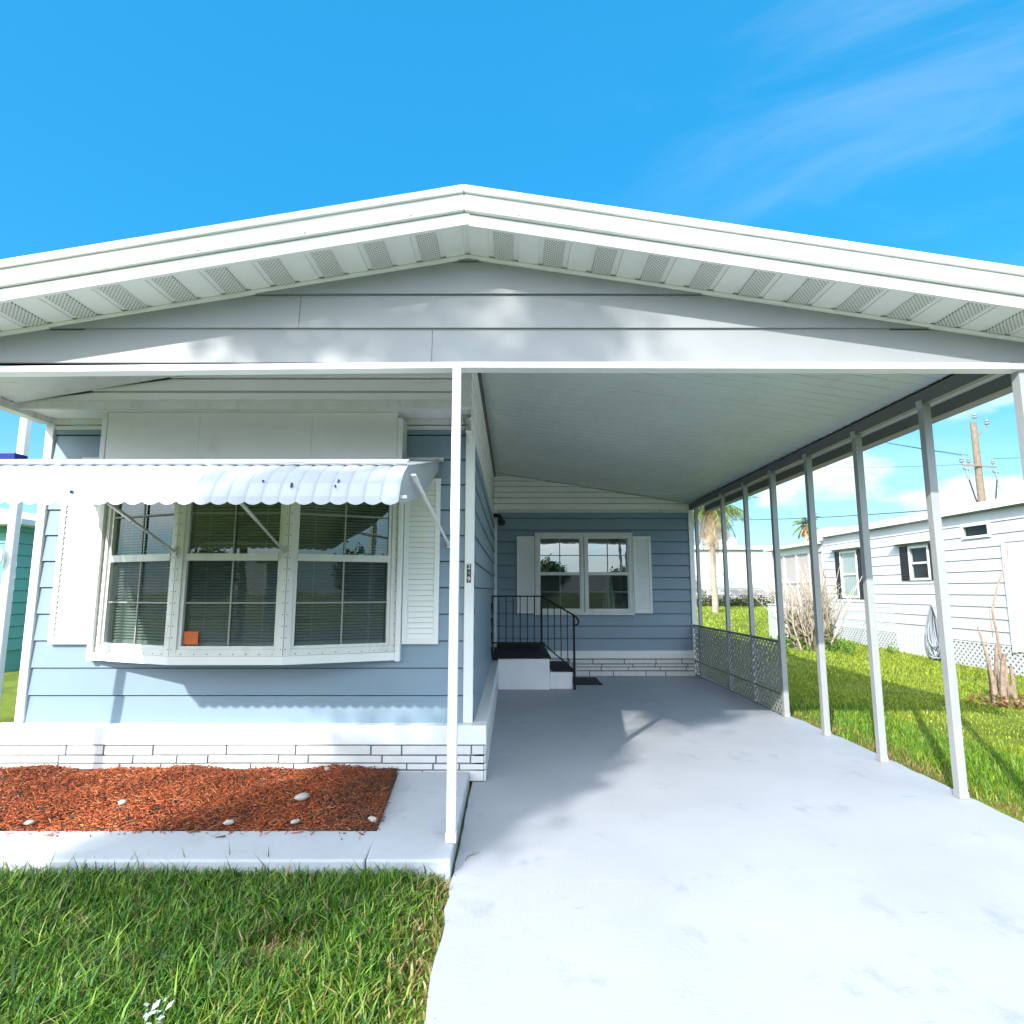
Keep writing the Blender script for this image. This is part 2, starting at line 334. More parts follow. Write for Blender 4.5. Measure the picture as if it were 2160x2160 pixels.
def tag(o, label, cat, group=None, kind=None):
    if label: o['label'] = label
    if cat: o['category'] = cat
    if group: o['group'] = group
    if kind: o['kind'] = kind
    return o
def thing(name, loc, label, cat, group=None):
    o = bpy.data.objects.new(name, None); COL.objects.link(o); o.location = loc; o.empty_display_size = .2
    bpy.context.view_layer.update()
    return tag(o, label, cat, group)
def copy_tree(o, parent=None):
    c = o.copy(); COL.objects.link(c)
    if parent: c.parent = parent
    for ch in list(o.children): copy_tree(ch, c)
    return c
def raw_mesh(name, verts, faces3, faces4, cols, mat, parent=None, smooth=False):
    """numpy verts (n,3), tris (k,3), quads (m,4), point colours (n,4)"""
    me = bpy.data.meshes.new(name); o = bpy.data.objects.new(name, me); COL.objects.link(o)
    org = np.zeros(3)
    if parent is not None: o.parent = parent; org = np.array(parent.location)
    v = np.asarray(verts, dtype=np.float32) - org.astype(np.float32)
    me.vertices.add(len(v)); me.vertices.foreach_set('co', v.ravel())
    f3 = np.asarray(faces3, dtype=np.int32).reshape(-1, 3); f4 = np.asarray(faces4, dtype=np.int32).reshape(-1, 4)
    loops = np.concatenate([f3.ravel(), f4.ravel()]); me.loops.add(len(loops)); me.loops.foreach_set('vertex_index', loops)
    st = np.concatenate([np.arange(len(f3)) * 3, len(f3) * 3 + np.arange(len(f4)) * 4]).astype(np.int32)
    me.polygons.add(len(st)); me.polygons.foreach_set('loop_start', st)
    me.polygons.foreach_set('loop_total', np.concatenate([np.full(len(f3), 3), np.full(len(f4), 4)]).astype(np.int32))
    me.update(calc_edges=True)
    ca = me.color_attributes.new('col', 'FLOAT_COLOR', 'POINT'); ca.data.foreach_set('color', np.asarray(cols, dtype=np.float32).ravel())
    me.materials.append(M[mat]); me.validate(); me.update()
    return o
def text_mesh(s, size):
    cu = bpy.data.curves.new('t', 'FONT'); cu.body = s; cu.size = size; cu.extrude = .0012; cu.align_x = 'CENTER'; cu.align_y = 'CENTER'
    o = bpy.data.objects.new('t', cu); COL.objects.link(o); dg = bpy.context.evaluated_depsgraph_get()
    me = bpy.data.meshes.new_from_object(o.evaluated_get(dg)); bpy.data.objects.remove(o); return me
def text_obj(name, s, size, pos, mat, parent, rot=(R(90), 0, 0)):
    me = text_mesh(s, size); me.materials.clear(); me.materials.append(M[mat])
    o = bpy.data.objects.new(name, me); COL.objects.link(o); o.parent = parent
    org = Vector((0, 0, 0)); q = parent
    while q is not None: org += q.location; q = q.parent
    o.location = Vector(pos) - org; o.rotation_euler = rot; return o

def gz(x, y):      # terrain height
    return -.03 + max(0, min(.75, .03 * (y - 10)))

# ------------------------------------------------------------------ setting
def ground():
    xs = [-300, -120, -60, -40, -25, -15, -8, -4.5, -2, 0, 2, 4, 6, 9, 12, 15, 25, 40, 60, 120, 300]
    ys = [-300, -100, -50, -25, -12, -4, 0, 3, 6, 8, 10, 12, 14, 17, 20, 24, 28, 32, 36, 45, 60, 100, 200, 400]
    b = MB()
    for i in range(len(xs) - 1):
        for j in range(len(ys) - 1):
            p = [(xs[i], ys[j]), (xs[i + 1], ys[j]), (xs[i + 1], ys[j + 1]), (xs[i], ys[j + 1])]
            b.quad(*[(x, y, gz(x, y)) for x, y in p])
    tag(b.build('ground', 'ground'), None, None, kind='structure')
    # driveway: one thick sheet with slightly ragged left edge
    b = MB(); rr = random.Random(3)
    ys = [-6 + i * .12 for i in range(int(16.75 / .12) + 1)]
    L_ = [(-.312 + (rr.uniform(-.012, .012) if y < 3.3 else rr.uniform(-.004, .004)), y) for y in ys]
    Rr = [(3.36 + .03 * math.sin(y * 1.3) + rr.uniform(-.012, .012), y) for y in ys]
    for i in range(len(ys) - 1):
        (a, y0), (c, y1) = L_[i], L_[i + 1]; (d, _), (e, _) = Rr[i], Rr[i + 1]
        b.quad((a, y0, 0), (d, y0, 0), (e, y1, 0), (c, y1, 0))
        b.quad((a, y0, -.1), (a, y0, 0), (c, y1, 0), (c, y1, -.1)); b.quad((d, y0, 0), (d, y0, -.1), (e, y1, -.1), (e, y1, 0))
    tag(b.build('driveway', 'concrete'), None, None, kind='structure')
    b = MB(); b.box(-60, 60, -12.5, -6.02, -.06, -.012); tag(b.build('road', 'asphalt'), None, None, kind='structure')
    # raised walk: long front strip, and the square beside the bed
    b = MB(); b.box(-7.5, -.785, 3.33, 3.715, -.06, .08); b.box(-7.5, -4.05, 3.722, 4.86, -.06, .08)
    tag(b.build('walkway', 'slab', bevel=.012), None, None, kind='structure')
    b = MB(); b.hexa([(-.778, 3.33, -.06), (-.325, 3.33, -.06), (-.335, 4.862, -.06), (-.90, 4.862, -.06), (-.778, 3.33, .08), (-.325, 3.33, .08), (-.335, 4.862, .08), (-.90, 4.862, .08)])
    tag(b.build('walkway', 'slab', bevel=.012), None, None, kind='structure')
    b = MB(); b.hexa([(-4.04, 3.722, -.05), (-.792, 3.722, -.05), (-.91, 4.86, -.05), (-4.04, 4.86, -.05), (-4.04, 3.722, .055), (-.792, 3.722, .055), (-.91, 4.86, .10), (-4.04, 4.86, .10)])
    tag(b.build('garden_bed_soil', 'soil'), None, None, kind='structure')
ground()

# ------------------------------------------------------------------ the house
zr = lambda x: 3.69 - .161 * (x + .29)
zl = lambda x: 3.69 - .178 * (-.29 - x)
YG, YW, YI, YR = 3.60, 4.97, 4.60, 10.70      # front gable, house front, inner gable, end wall
XS = -.33                                      # side wall of the house beside the drive

house = thing('mobile_home', (-2.2, YW, 0), 'blue grey lap sided mobile home with white trim and painted brick skirt', 'house')
def brickwork(b, P, U, Nn, length, courses, gap, rr, lmin=.22, lmax=.55):
    P, U, Nn = Vector(P), Vector(U), Vector(Nn); z = 0.004
    for h in courses:
        x = -rr.uniform(0, .3)
        while x < length:
            w = rr.uniform(lmin, lmax); a, c = max(0, x), min(length, x + w)
            if c - a > .03:
                pr = rr.uniform(.010, .016); wob = rr.uniform(-.0015, .0015)
                b.obox(P + U * (a + gap / 2) + Vector((0, 0, z + wob)), U * (c - a - gap), Nn * pr, Vector((0, 0, h - gap)))
            x += w
        z += h
def build_house():
    # front wall of blue boards, with the opening of the bow window
    b = MB(); b.siding((0, YW, 0), (1, 0, 0), (0, -1, 0), .43, 2.886, lambda z: -4.0, lambda z: XS - .02, .2195, .016, [(-3.40, -1.0, 1.02, 2.46)])
    b.build('front_wall', 'blue', house)
    b = MB(); b.siding((XS, 0, 0), (0, 1, 0), (1, 0, 0), .43, 2.78, lambda z: YW + .02, lambda z: YR, .2195, .016)
    b.build('side_wall', 'blue', house)
    b = MB(); b.siding((0, YR, 0), (1, 0, 0), (0, -1, 0), .44, 2.93, lambda z: XS, lambda z: 3.30, .2165, .018, [(.46, 2.14, 1.12, 2.49)], .017)
    b.build('end_wall', 'blue', house)
    b = MB(); b.siding((-4.0, 0, 0), (0, 1, 0), (-1, 0, 0), .43, 3.0, lambda z: YW, lambda z: 16, .2195, .016)
    b.siding((3.30, 0, 0), (0, 1, 0), (1, 0, 0), .43, 3.0, lambda z: YR, lambda z: 16, .2195, .016)
    b.quad((-4, 16, 0), (3.3, 16, 0), (3.3, 16, 3.1), (-.3, 16, 3.7), (-4, 16, 3.03))
    b.build('outer_wall', 'blue', house)
    # white lap over the wall line
    b = MB(); b.siding((XS - .015, 0, 0), (0, 1, 0), (1, 0, 0), 2.78, 3.66, lambda z: YI, lambda z: YR, .108, .014)
    b.build('upper_side_panel', 'lapwhite', house)
    b = MB(); b.siding((0, YI, 0), (1, 0, 0), (0, -1, 0), 3.0, 3.68, lambda z: max(-4.0, -.29 - (3.67 - z) / .178), lambda z: XS - .02, .112, .020, (), .016, (3.011,))
    b.build('inner_gable', 'lapwhite', house)
    b = MB(); b.siding((0, YR - .03, 0), (1, 0, 0), (0, -1, 0), 2.985, 3.66, lambda z: XS, lambda z: min(3.28, -.29 + (3.66 - z) / .161), .106, .016, (), .015, (3.085,))
    b.build('end_gable', 'lapwhite', house)
    # porch soffit between the inner gable and the wall
    b = MB(); b.box(-4.02, XS - .015, YI + .01, YW + .05, 2.982, 3.0)
    for i in range(5): b.box(-.93 + i * .125, -.83 + i * .125, YI + .06, YW - .08, 2.972, 2.982)
    b.build('eave_soffit', 'lapwhite', house, bevel=.003)
    # trims
    b = MB()
    b.box(-4.02, XS - .01, YI - .022, YI + .008, 2.955, 3.03)           # bottom board of the inner gable
    b.box(XS - .085, XS - .005, YI - .03, YI + .03, 2.96, 3.62)           # its corner board
    b.hexa([(XS - .08, YI + .03, 2.93), (XS, YI + .03, 2.93), (XS, YW - .03, 2.93), (XS - .08, YW - .03, 2.93), (XS - .08, YI + .03, 2.98), (XS, YI + .03, 2.98), (XS, YW - .03, 2.98), (XS - .08, YW - .03, 2.98)])
    b.build('gable_trim', 'white_dirty', house, bevel=.004)
    b = MB(); b.box(-4.0, XS - .075, YW - .03, YW + .005, 2.93, 2.981); b.box(-4.0, XS - .075, YW - .022, YW + .003, 2.886, 2.922)
    b.build('frieze_board', 'white_dirty', house, bevel=.003)
    b = MB(); b.box(XS + .06, 3.26, YR - .05, YR + .005, 2.948, 2.984); b.box(XS + .06, 3.26, YR - .032, YR + .003, 2.92, 2.944)
    b.build('frieze_board', 'white_dirty', house, bevel=.003)
    for args in ((XS - .07, XS + .01, YW - .035, YW + .04, .432, 2.93), (-4.045, -3.975, YW - .035, YW + .06, .432, 2.98),
                 (XS - .06, XS + .055, YR - .055, YR - .002, .50, 2.985), (3.235, 3.325, YR - .04, YR + .05, .0, 2.98)):
        b = MB(); b.box(*args); b.build('corner_trim', 'white' if args[0] > -3 else 'white', house, bevel=.006)
    # skirt
    rr = random.Random(5); cs = (.088, .052, .062, .078)
    sk = MB(); sk.box(-4.15, -.225, YW - .09, YW - .002, 0, .28); sk.box(-.30, -.222, YW - .09, YR - .1, 0, .28)
    sk.build('brick_skirt', 'mortar_pale', house)
    bk = MB(); brickwork(bk, (-4.15, YW - .09, 0), (1, 0, 0), (0, -1, 0), 3.93, cs, .012, rr, .2, .62)
    brickwork(bk, (-.222, YW - .10, 0), (0, 1, 0), (1, 0, 0), 4.3, cs, .009, rr)
    bk.build('brick_face', 'brick', house, bevel=.003)
    b = MB(); b.box(XS, 3.23, YR - .075, YR - .004, 0, .30); b.build('brick_skirt', 'mortar_dark', house)
    bk = MB(); brickwork(bk, (XS, YR - .075, 0), (1, 0, 0), (0, -1, 0), 3.56, (.094, .068, .052, .084), .014, rr, .3, .72)
    bk.build('brick_face', 'brick', house, bevel=.003)
    b = MB(); b.box(-4.17, -.205, YW - .115, YW + .01, .282, .43); b.box(XS, -.205, YW + .012, YR - .08, .282, .43)
    b.build('skirt_ledge', 'white', house, bevel=.008)
    b = MB(); b.box(XS + .06, 3.232, YR - .10, YR + .01, .303, .44); b.build('skirt_ledge', 'white', house, bevel=.006)
    # boarded panel over the bow window
    b = MB(); b.box(-3.38, -.955, YW - .22, YW - .02, 2.47, 2.9805); b.build('boarded_panel', 'offwhite', house, bevel=.004)
    for q in (-2.609, -1.669): b = MB(); b.box(q - .003, q + .003, YW - .2212, YW - .219, 2.50, 2.95); b.build('panel_seam', 'white_dirty', house)
    for x0, x1 in ((-3.425, -3.382), (-.953, -.912)):
        b = MB(); b.box(x0, x1, YW - .225, YW - .01, 2.47, 2.93); b.build('panel_trim', 'white', house, bevel=.004)
build_house()

def facet_window(parent, A, B, z0, z1, zm, cross_up, mats_up, mats_lo, slat=True, depth=.05, pane_rail=.05, riv=True, muntin=.013, names=('sash_frame', 'upper_pane', 'lower_pane', 'blind')):
    """double hung sash on the plan line A-B (outside to the right hand side of B-A turned -90 deg), as children of parent"""
    A, B = Vector((A[0], A[1], 0)), Vector((B[0], B[1], 0)); U = (B - A); W = U.length; U.normalize(); Nn = Vector((U.y, -U.x, 0)); Z = Vector((0, 0, 1))
    def bx(b, s0, s1, za, zb, o0, o1): b.obox(A + U * s0 + Z * za + Nn * o0, U * (s1 - s0), Nn * (o1 - o0), Z * (zb - za))
    fr = MB(); e = pane_rail
    bx(fr, 0, e, z0, z1, -depth, .012); bx(fr, W - e, W, z0, z1, -depth, .012)
    bx(fr, e, W - e, z0, z0 + e, -depth, .010); bx(fr, e, W - e, z1 - e, z1, -depth, .010)
    i = e + .004
    # inner rails of the two sashes
    bx(fr, e, e + .026, z0 + e, z1 - e, -depth, -.004); bx(fr, W - e - .026, W - e, z0 + e, z1 - e, -depth, -.004)
    bx(fr, e + .026, W - e - .026, zm - .028, zm + .028, -depth * .8, .004)
    bx(fr, e + .026, W - e - .026, z0 + e, z0 + e + .024, -depth * .8, -.002); bx(fr, e + .026, W - e - .026, z1 - e - .024, z1 - e, -depth * .8, -.006)
    g0, g1 = e + .026, W - e - .026
    mu = MB(); c = (g0 + g1) / 2
    for za, zb, o in ((z0 + e + .024, zm - .028, -.02), (zm + .028, z1 - e - .024, -.012)):
        bx(mu, c - muntin / 2, c + muntin / 2, za, zb, o - .008, o + .004); h = (za + zb) / 2
        bx(mu, g0, c - muntin / 2, h - muntin / 2, h + muntin / 2, o - .007, o + .003); bx(mu, c + muntin / 2, g1, h - muntin / 2, h + muntin / 2, o - .007, o + .003)
    mu.build('muntin', 'muntin', parent)
    for nm, za, zb, o, mt in ((names[1], zm + .02, z1 - e - .01, -.030, mats_up), (names[2], z0 + e + .01, zm - .02, -.034, mats_lo)):
        p = MB(); q = [A + U * g0 + Z * za + Nn * o, A + U * g1 + Z * za + Nn * o, A + U * g1 + Z * zb + Nn * o, A + U * g0 + Z * zb + Nn * o]
        p.quad(*q); p.build(nm, mt, parent)
    if slat:
        bl = MB(); z = z0 + e + .05; 
        while z < z1 - e - .02:
            P = A + U * (g0 + .01) + Z * z + Nn * (-.095)
            bl.obox(P, U * (g1 - g0 - .02), Nn * .020 + Z * -.012, Z * .0012 + Nn * .0008); z += .0235
        for t in (.18, .82):
            x = g0 + (g1 - g0) * t; bx(bl, x - .002, x + .002, z0 + e + .03, z1 - e, -.078, -.076)
        bx(bl, g0 + .01, g1 - .01, z0 + e + .022, z0 + e + .038, -.10, -.075)
        bl.build(names[3], 'blind', parent)
    fr.mi = 1; z = z0 + .05
    while z < z1:                                  # screw heads along the edges
        for s_ in (.014, W - .014): bx(fr, s_ - .0038, s_ + .0038, z - .0038, z + .0038, .008, .0145)
        z += .088
    s_ = .09
    while s_ < W - .06:
        bx(fr, s_ - .0038, s_ + .0038, z0 + .010, z0 + .0176, .006, .0125); s_ += .1
    fr.build(names[0], ['white_dirty', 'rivet'], parent, bevel=.0015)

def bow_window():
    root = bpy.data.objects.new('bow_window', None); COL.objects.link(root); root.parent = house; root.location = Vector((-2.195, 4.7, 1.0)) - house.location
    pts = [(-3.43, 4.93), (-2.63, 4.60), (-1.76, 4.60), (-.965, 4.93)]
    for i in range(3):
        facet_window(root, pts[i], pts[i + 1], 1.0, 2.50, 1.76, True, 'glass', 'glass_screen')
    # sill board and head board following the bow
    b = MB(); off = .018
    outer = [(-3.46, 4.92 - off), (-2.635, 4.60 - off), (-1.755, 4.60 - off), (-.935, 4.92 - off)]
    inner = [(-3.40, 4.965), (-2.60, 4.66), (-1.79, 4.66), (-1.0, 4.965)]
    for z0, z1 in ((.935, .999),):
        for i in range(3):
            a, c = outer[i], outer[i + 1]; d, e = inner[i], inner[i + 1]
            b.hexa([(a[0], a[1], z0), (c[0], c[1], z0), (e[0], e[1], z0), (d[0], d[1], z0), (a[0], a[1], z1), (c[0], c[1], z1), (e[0], e[1], z1), (d[0], d[1], z1)])
    b.quad((outer[0][0], outer[0][1], .94), (outer[0][0], 4.96, .94), (outer[3][0], 4.96, .94), (outer[3][0], outer[3][1], .94), (outer[2][0], outer[2][1], .94), (outer[1][0], outer[1][1], .94))
    b.build('sill', 'white', root)
    b = MB(); b.poly([(-3.43, 2.501), (-.965, 2.501), (-.965, 2.53), (-3.43, 2.53)], 4.585, 4.96); b.build('head', 'white_dirty', root)
    for x0, x1 in ((-3.475, -3.435), (-.957, -.917)):
        b = MB(); b.box(x0, x1, 4.885, YW - .005, .925, 2.468); b.build('side_trim', 'white', root, bevel=.004)
    b = MB()
    b.quad((-3.42, 5.9, .9), (-.97, 5.9, .9), (-.97, 5.9, 2.6), (-3.42, 5.9, 2.6)); b.quad((-3.42, 4.95, 2.56), (-.97, 4.95, 2.56), (-.97, 5.9, 2.56), (-3.42, 5.9, 2.56))
    b.quad((-3.42, 4.95, 1.0), (-.97, 4.95, 1.0), (-.97, 5.9, 1.0), (-3.42, 5.9, 1.0)); b.quad((-3.42, 4.98, .9), (-3.42, 5.9, .9), (-3.42, 5.9, 2.6), (-3.42, 4.98, 2.6)); b.quad((-.97, 4.98, .9), (-.97, 5.9, .9), (-.97, 5.9, 2.6), (-.97, 4.98, 2.6))
    b.build('room_interior', 'interior', root)
bow_window()

def end_window():
    root = bpy.data.objects.new('end_window', None); COL.objects.link(root); root.parent = house; root.location = Vector((1.3, YR, 1.1)) - house.location
    y = YR - .045
    facet_window(root, (.44, y), (1.30, y), 1.10, 2.51, 1.80, True, 'glass_mirror', 'glass_screen', slat=False)
    facet_window(root, (1.31, y), (2.17, y), 1.10, 2.51, 1.80, True, 'glass_mirror', 'glass_screen', slat=False)
    b = MB(); b.box(.41, 2.20, y - .02, YR, 1.06, 1.098); b.box(.41, 2.20, y - .016, YR, 2.512, 2.545); b.box(.415, .438, y - .014, YR, 1.099, 2.511); b.box(2.172, 2.195, y - .014, YR, 1.099, 2.511)
    b.build('outer_frame', 'white_dirty', root, bevel=.003)
    b = MB(); X0, X1 = .44, 2.17
    b.quad((X0, YR + .9, 1.0), (X1, YR + .9, 1.0), (X1, YR + .9, 2.6), (X0, YR + .9, 2.6))
    for x in (X0, X1): b.quad((x, YR - .02, 1.0), (x, YR + .9, 1.0), (x, YR + .9, 2.6), (x, YR - .02, 2.6))
    for z in (1.08, 2.54): b.quad((X0, YR - .02, z), (X1, YR - .02, z), (X1, YR + .9, z), (X0, YR + .9, z))
    b.build('room_interior', 'interior', root)
    # one blind half way down behind the right sash, and a pale curtain
    b = MB(); z = 1.86
    while z < 2.46: b.obox((1.40, YR + .06, z), (.68, 0, 0), (0, -.02, -.010), (0, .0008, .0012)); z += .0235
    b.build('blind', 'blind', root)
    cu = MB(); n = 26
    for i in range(n):
        x = 1.66 + .22 * i / n; x1 = 1.66 + .22 * (i + 1) / n; f = lambda q: YR + .10 + .025 * math.sin(q * 95)
        cu.quad((x, f(x), 1.16), (x1, f(x1), 1.16), (1.77 + (x1 - 1.77) * .55, f(x1), 1.82), (1.77 + (x - 1.77) * .55, f(x), 1.82))
    cu.build('curtain', 'blind', root)
end_window()

def shutter(x0, x1, yb, z0, z1, name='shutter'):
    b = MB(); y0 = yb - .032; e = .042
    b.box(x0, x0 + e, y0, yb, z0, z1); b.box(x1 - e, x1, y0, yb, z0, z1); b.box(x0 + e, x1 - e, y0, yb, z0, z0 + e); b.box(x0 + e, x1 - e, y0, yb, z1 - e, z1)
    b.box(x0 + e, x1 - e, yb - .012, yb, z0 + e, z1 - e)
    z = z0 + e
    while z < z1 - e - .03:
        b.hexa([(x0 + e, yb - .026, z), (x1 - e, yb - .026, z), (x1 - e, yb - .013, z), (x0 + e, yb - .013, z), (x0 + e, yb - .0165, z + .040), (x1 - e, yb - .0165, z + .040), (x1 - e, yb - .013, z + .040), (x0 + e, yb - .013, z + .040)])
        z += .0445
    return b.build(name, 'white', house, bevel=.002)
shutter(-3.83, -3.48, YW - .016, 1.06, 2.45); shutter(-.912, -.61, YW - .016, 1.06, 2.45)
shutter(.09, .405, YR - .016, 1.09, 2.48); shutter(2.205, 2.53, YR - .016, 1.09, 2.48)

# ------------------------------------------------------------------ carport with its gable roof
carport = thing('carport', (1.5, YG, 0), 'white gabled carport roof on thin metal posts spanning house and drive', 'carport')
def build_carport():
    XE, XLE = 3.64, -4.06
    # gable boards
    zb = 2.945
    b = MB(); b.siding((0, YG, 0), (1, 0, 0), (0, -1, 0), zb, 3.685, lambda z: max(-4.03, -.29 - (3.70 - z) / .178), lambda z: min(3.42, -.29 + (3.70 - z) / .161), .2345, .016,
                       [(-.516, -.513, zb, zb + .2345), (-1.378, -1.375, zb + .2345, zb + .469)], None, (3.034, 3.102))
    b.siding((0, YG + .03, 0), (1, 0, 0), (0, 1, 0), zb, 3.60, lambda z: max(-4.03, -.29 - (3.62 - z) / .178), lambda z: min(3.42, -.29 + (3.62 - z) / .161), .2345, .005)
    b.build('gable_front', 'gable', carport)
    b = MB()
    for x0, x1, za, zc in ((-4.04, -.3, 2.868, 2.905), (-.3, 3.42, 2.905, 2.897)):
        f = lambda x: za + (zc - za) * (x - x0) / (x1 - x0)
        b.slope(x0, x1, YG - .03, YG + .06, f, lambda x: f(x) + .042)
    b.build('gable_beam', 'white', carport, bevel=.004)
    # soffit under the front overhang: plain and vented pans in turn
    y0, y1 = 3.285, YG + .004
    pl, jc = MB(), MB()
    for side, zf, sg, end in ((1, zr, 1, XE), (-1, zl, -1, XLE)):
        x = -.29; k = 0
        while (x < end) if sg > 0 else (x > end):
            w = .158; xe = x + sg * w
            a, c = (x, xe) if sg > 0 else (xe, x); t = MB() if k % 2 == 1 else pl
            t.slope(a + .018, c - .018, y0, y1, lambda q: zf(q) - .006, lambda q: zf(q) + .012)
            pl.slope(a, a + .018, y0, y1, lambda q: zf(q) + .004, lambda q: zf(q) + .012); pl.slope(c - .018, c, y0, y1, lambda q: zf(q) + .004, lambda q: zf(q) + .012)
            if t is not pl: t.build('vented_panel', 'vent', carport)
            x = xe; k += 1
        a, c = (-.29, 3.5) if sg > 0 else (-4.05, -.29)
        jc.slope(a, c, YG - .026, YG + .002, lambda q: zf(q) - .030, lambda q: zf(q) - .008)
    pl.build('soffit', 'white', carport); jc.build('soffit_channel', 'white', carport, bevel=.002)
    # fascia: a lower and an upper board on each slope
    for zf, a, c, dy in ((zr, -.286, XE, 0), (zl, XLE, -.255, -.006)):
        zf2 = zf if zf is zr else (lambda q: 3.69 - .178 * abs(-.29 - q) if q < -.29 else 3.69 + .178 * (q + .29))
        b = MB(); b.slope(a, c, 3.262 + dy, 3.284, lambda q: zf2(q) - (.008 if dy == 0 else .012), lambda q: zf2(q) + .066)
        b.build('lower_fascia', 'white', carport, bevel=.003)
        c2 = min(c, -.29) if zf is zl else c; a2 = max(a, -.29) if zf is zr else a
        b = MB(); b.slope(a2, c2, 3.232, 3.284, lambda q: zf(q) + .072, lambda q: zf(q) + .175); b.slope(a2, c2, 3.212, 3.284, lambda q: zf(q) + .177, lambda q: zf(q) + .222); b.mi = 1
        for k in range(6):
            x = a2 + (c2 - a2) * (k + .5) / 6; b.box(x - .004, x + .004, 3.228, 3.233, zf(x) + .082, zf(x) + .09)
        b.build('upper_fascia', ['white', 'rivet'], carport, bevel=.003)
    # roof sheets
    b = MB(); b.slope(-.29, XE, 3.286, 16.2, lambda q: zr(q) + .03, lambda q: zr(q) + .215); b.slope(XLE, -.29, 3.286, 16.2, lambda q: zl(q) + .03, lambda q: zl(q) + .215)
    b.build('roof', 'roofgrey', carport)
    # ceiling of the drive bay and of the porch
    cz = lambda q: zr(q) - .022
    b = MB(); y = YG + .07; k = 0
    while y < YR - .02:
        ye = min(y + .1525, YR - .002)
        b.slope(-.325, 3.27, y + .005, ye - .005, cz, lambda q: cz(q) + .02); b.slope(-.325, 3.27, ye - .0045, ye + .0045, lambda q: cz(q) - .006, lambda q: cz(q) + .02); y = ye
    b.build('carport_ceiling', 'ceiling', carport, bevel=.002)
    b = MB(); b.slope(-4.05, -.345, YG + .06, YI - .035, lambda q: zl(q) - .03, lambda q: zl(q) - .01); b.build('porch_ceiling', 'white_dirty', carport)
    # ledger along the house, dark
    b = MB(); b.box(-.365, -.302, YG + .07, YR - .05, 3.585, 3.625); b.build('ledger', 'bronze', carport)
    # side beam, outer pan and gutter
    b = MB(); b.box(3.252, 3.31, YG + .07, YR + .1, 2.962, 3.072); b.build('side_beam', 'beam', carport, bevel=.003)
    b = MB(); b.box(3.312, 3.585, YG - .3, YR + .1, 3.055, 3.075); b.box(3.36, 3.375, YG - .3, YR + .1, 3.036, 3.055); b.box(3.46, 3.475, YG - .3, YR + .1, 3.036, 3.055)
    b.build('eave_pan', 'white', carport)
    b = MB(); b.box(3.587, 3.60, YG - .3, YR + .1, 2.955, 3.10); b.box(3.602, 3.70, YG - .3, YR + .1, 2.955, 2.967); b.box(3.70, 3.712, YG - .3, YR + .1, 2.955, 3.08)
    b.build('gutter', 'beam', carport)
    b = MB(); b.box(-4.09, -3.99, YG + .06, YW - .04, 2.93, 2.99)
    y = YG + .1
    while y < YW - .05: b.tube([(-4.092, y, 2.995), (-3.988, y, 2.995)], .014, 8); y += .07
    b.build('porch_side_beam', 'white_dirty', carport)
    # posts: one mesh, copied
    def post(x, y, z0, z1, w=.055, mat='post'):
        b = MB(); h = w / 2; b.box(x - h, x + h, y - h, y + h, z0, z1); b.box(x - h - .004, x + h + .004, y - h - .004, y + h + .004, z0 + .001, z0 + .05)
        for q in (.35, .65, 1.2):
            b.lathe((x - h - .003, y, z0 + q * 1.2), [(.006, 0), (.006, .004)], 8, 0)
        o = b.build('carport_post', mat, carport, bevel=.005); return o
    for y in (3.63, 4.51, 5.43, 6.36, 7.26, 8.13, 9.02, 10.34):
        post(3.281, y, 0, 2.961, .062 if y < 7.3 else .055)
    post(-.348, 3.56, .08, 2.868 + .035, .054, 'white'); post(-4.0, 3.62, .08, 2.868, .055, 'white')
    for y in (3.63, 4.51, 5.43, 6.36, 7.26, 8.13, 9.02):
        b = MB(); b.box(3.243, 3.251, y - .034, y + .034, 2.93, 3.0); b.box(3.2415, 3.2435, y - .02, y - .012, 2.96, 2.968); b.box(3.2415, 3.2435, y + .012, y + .02, 2.96, 2.968); b.build('post_bracket', 'chrome', carport)
build_carport()

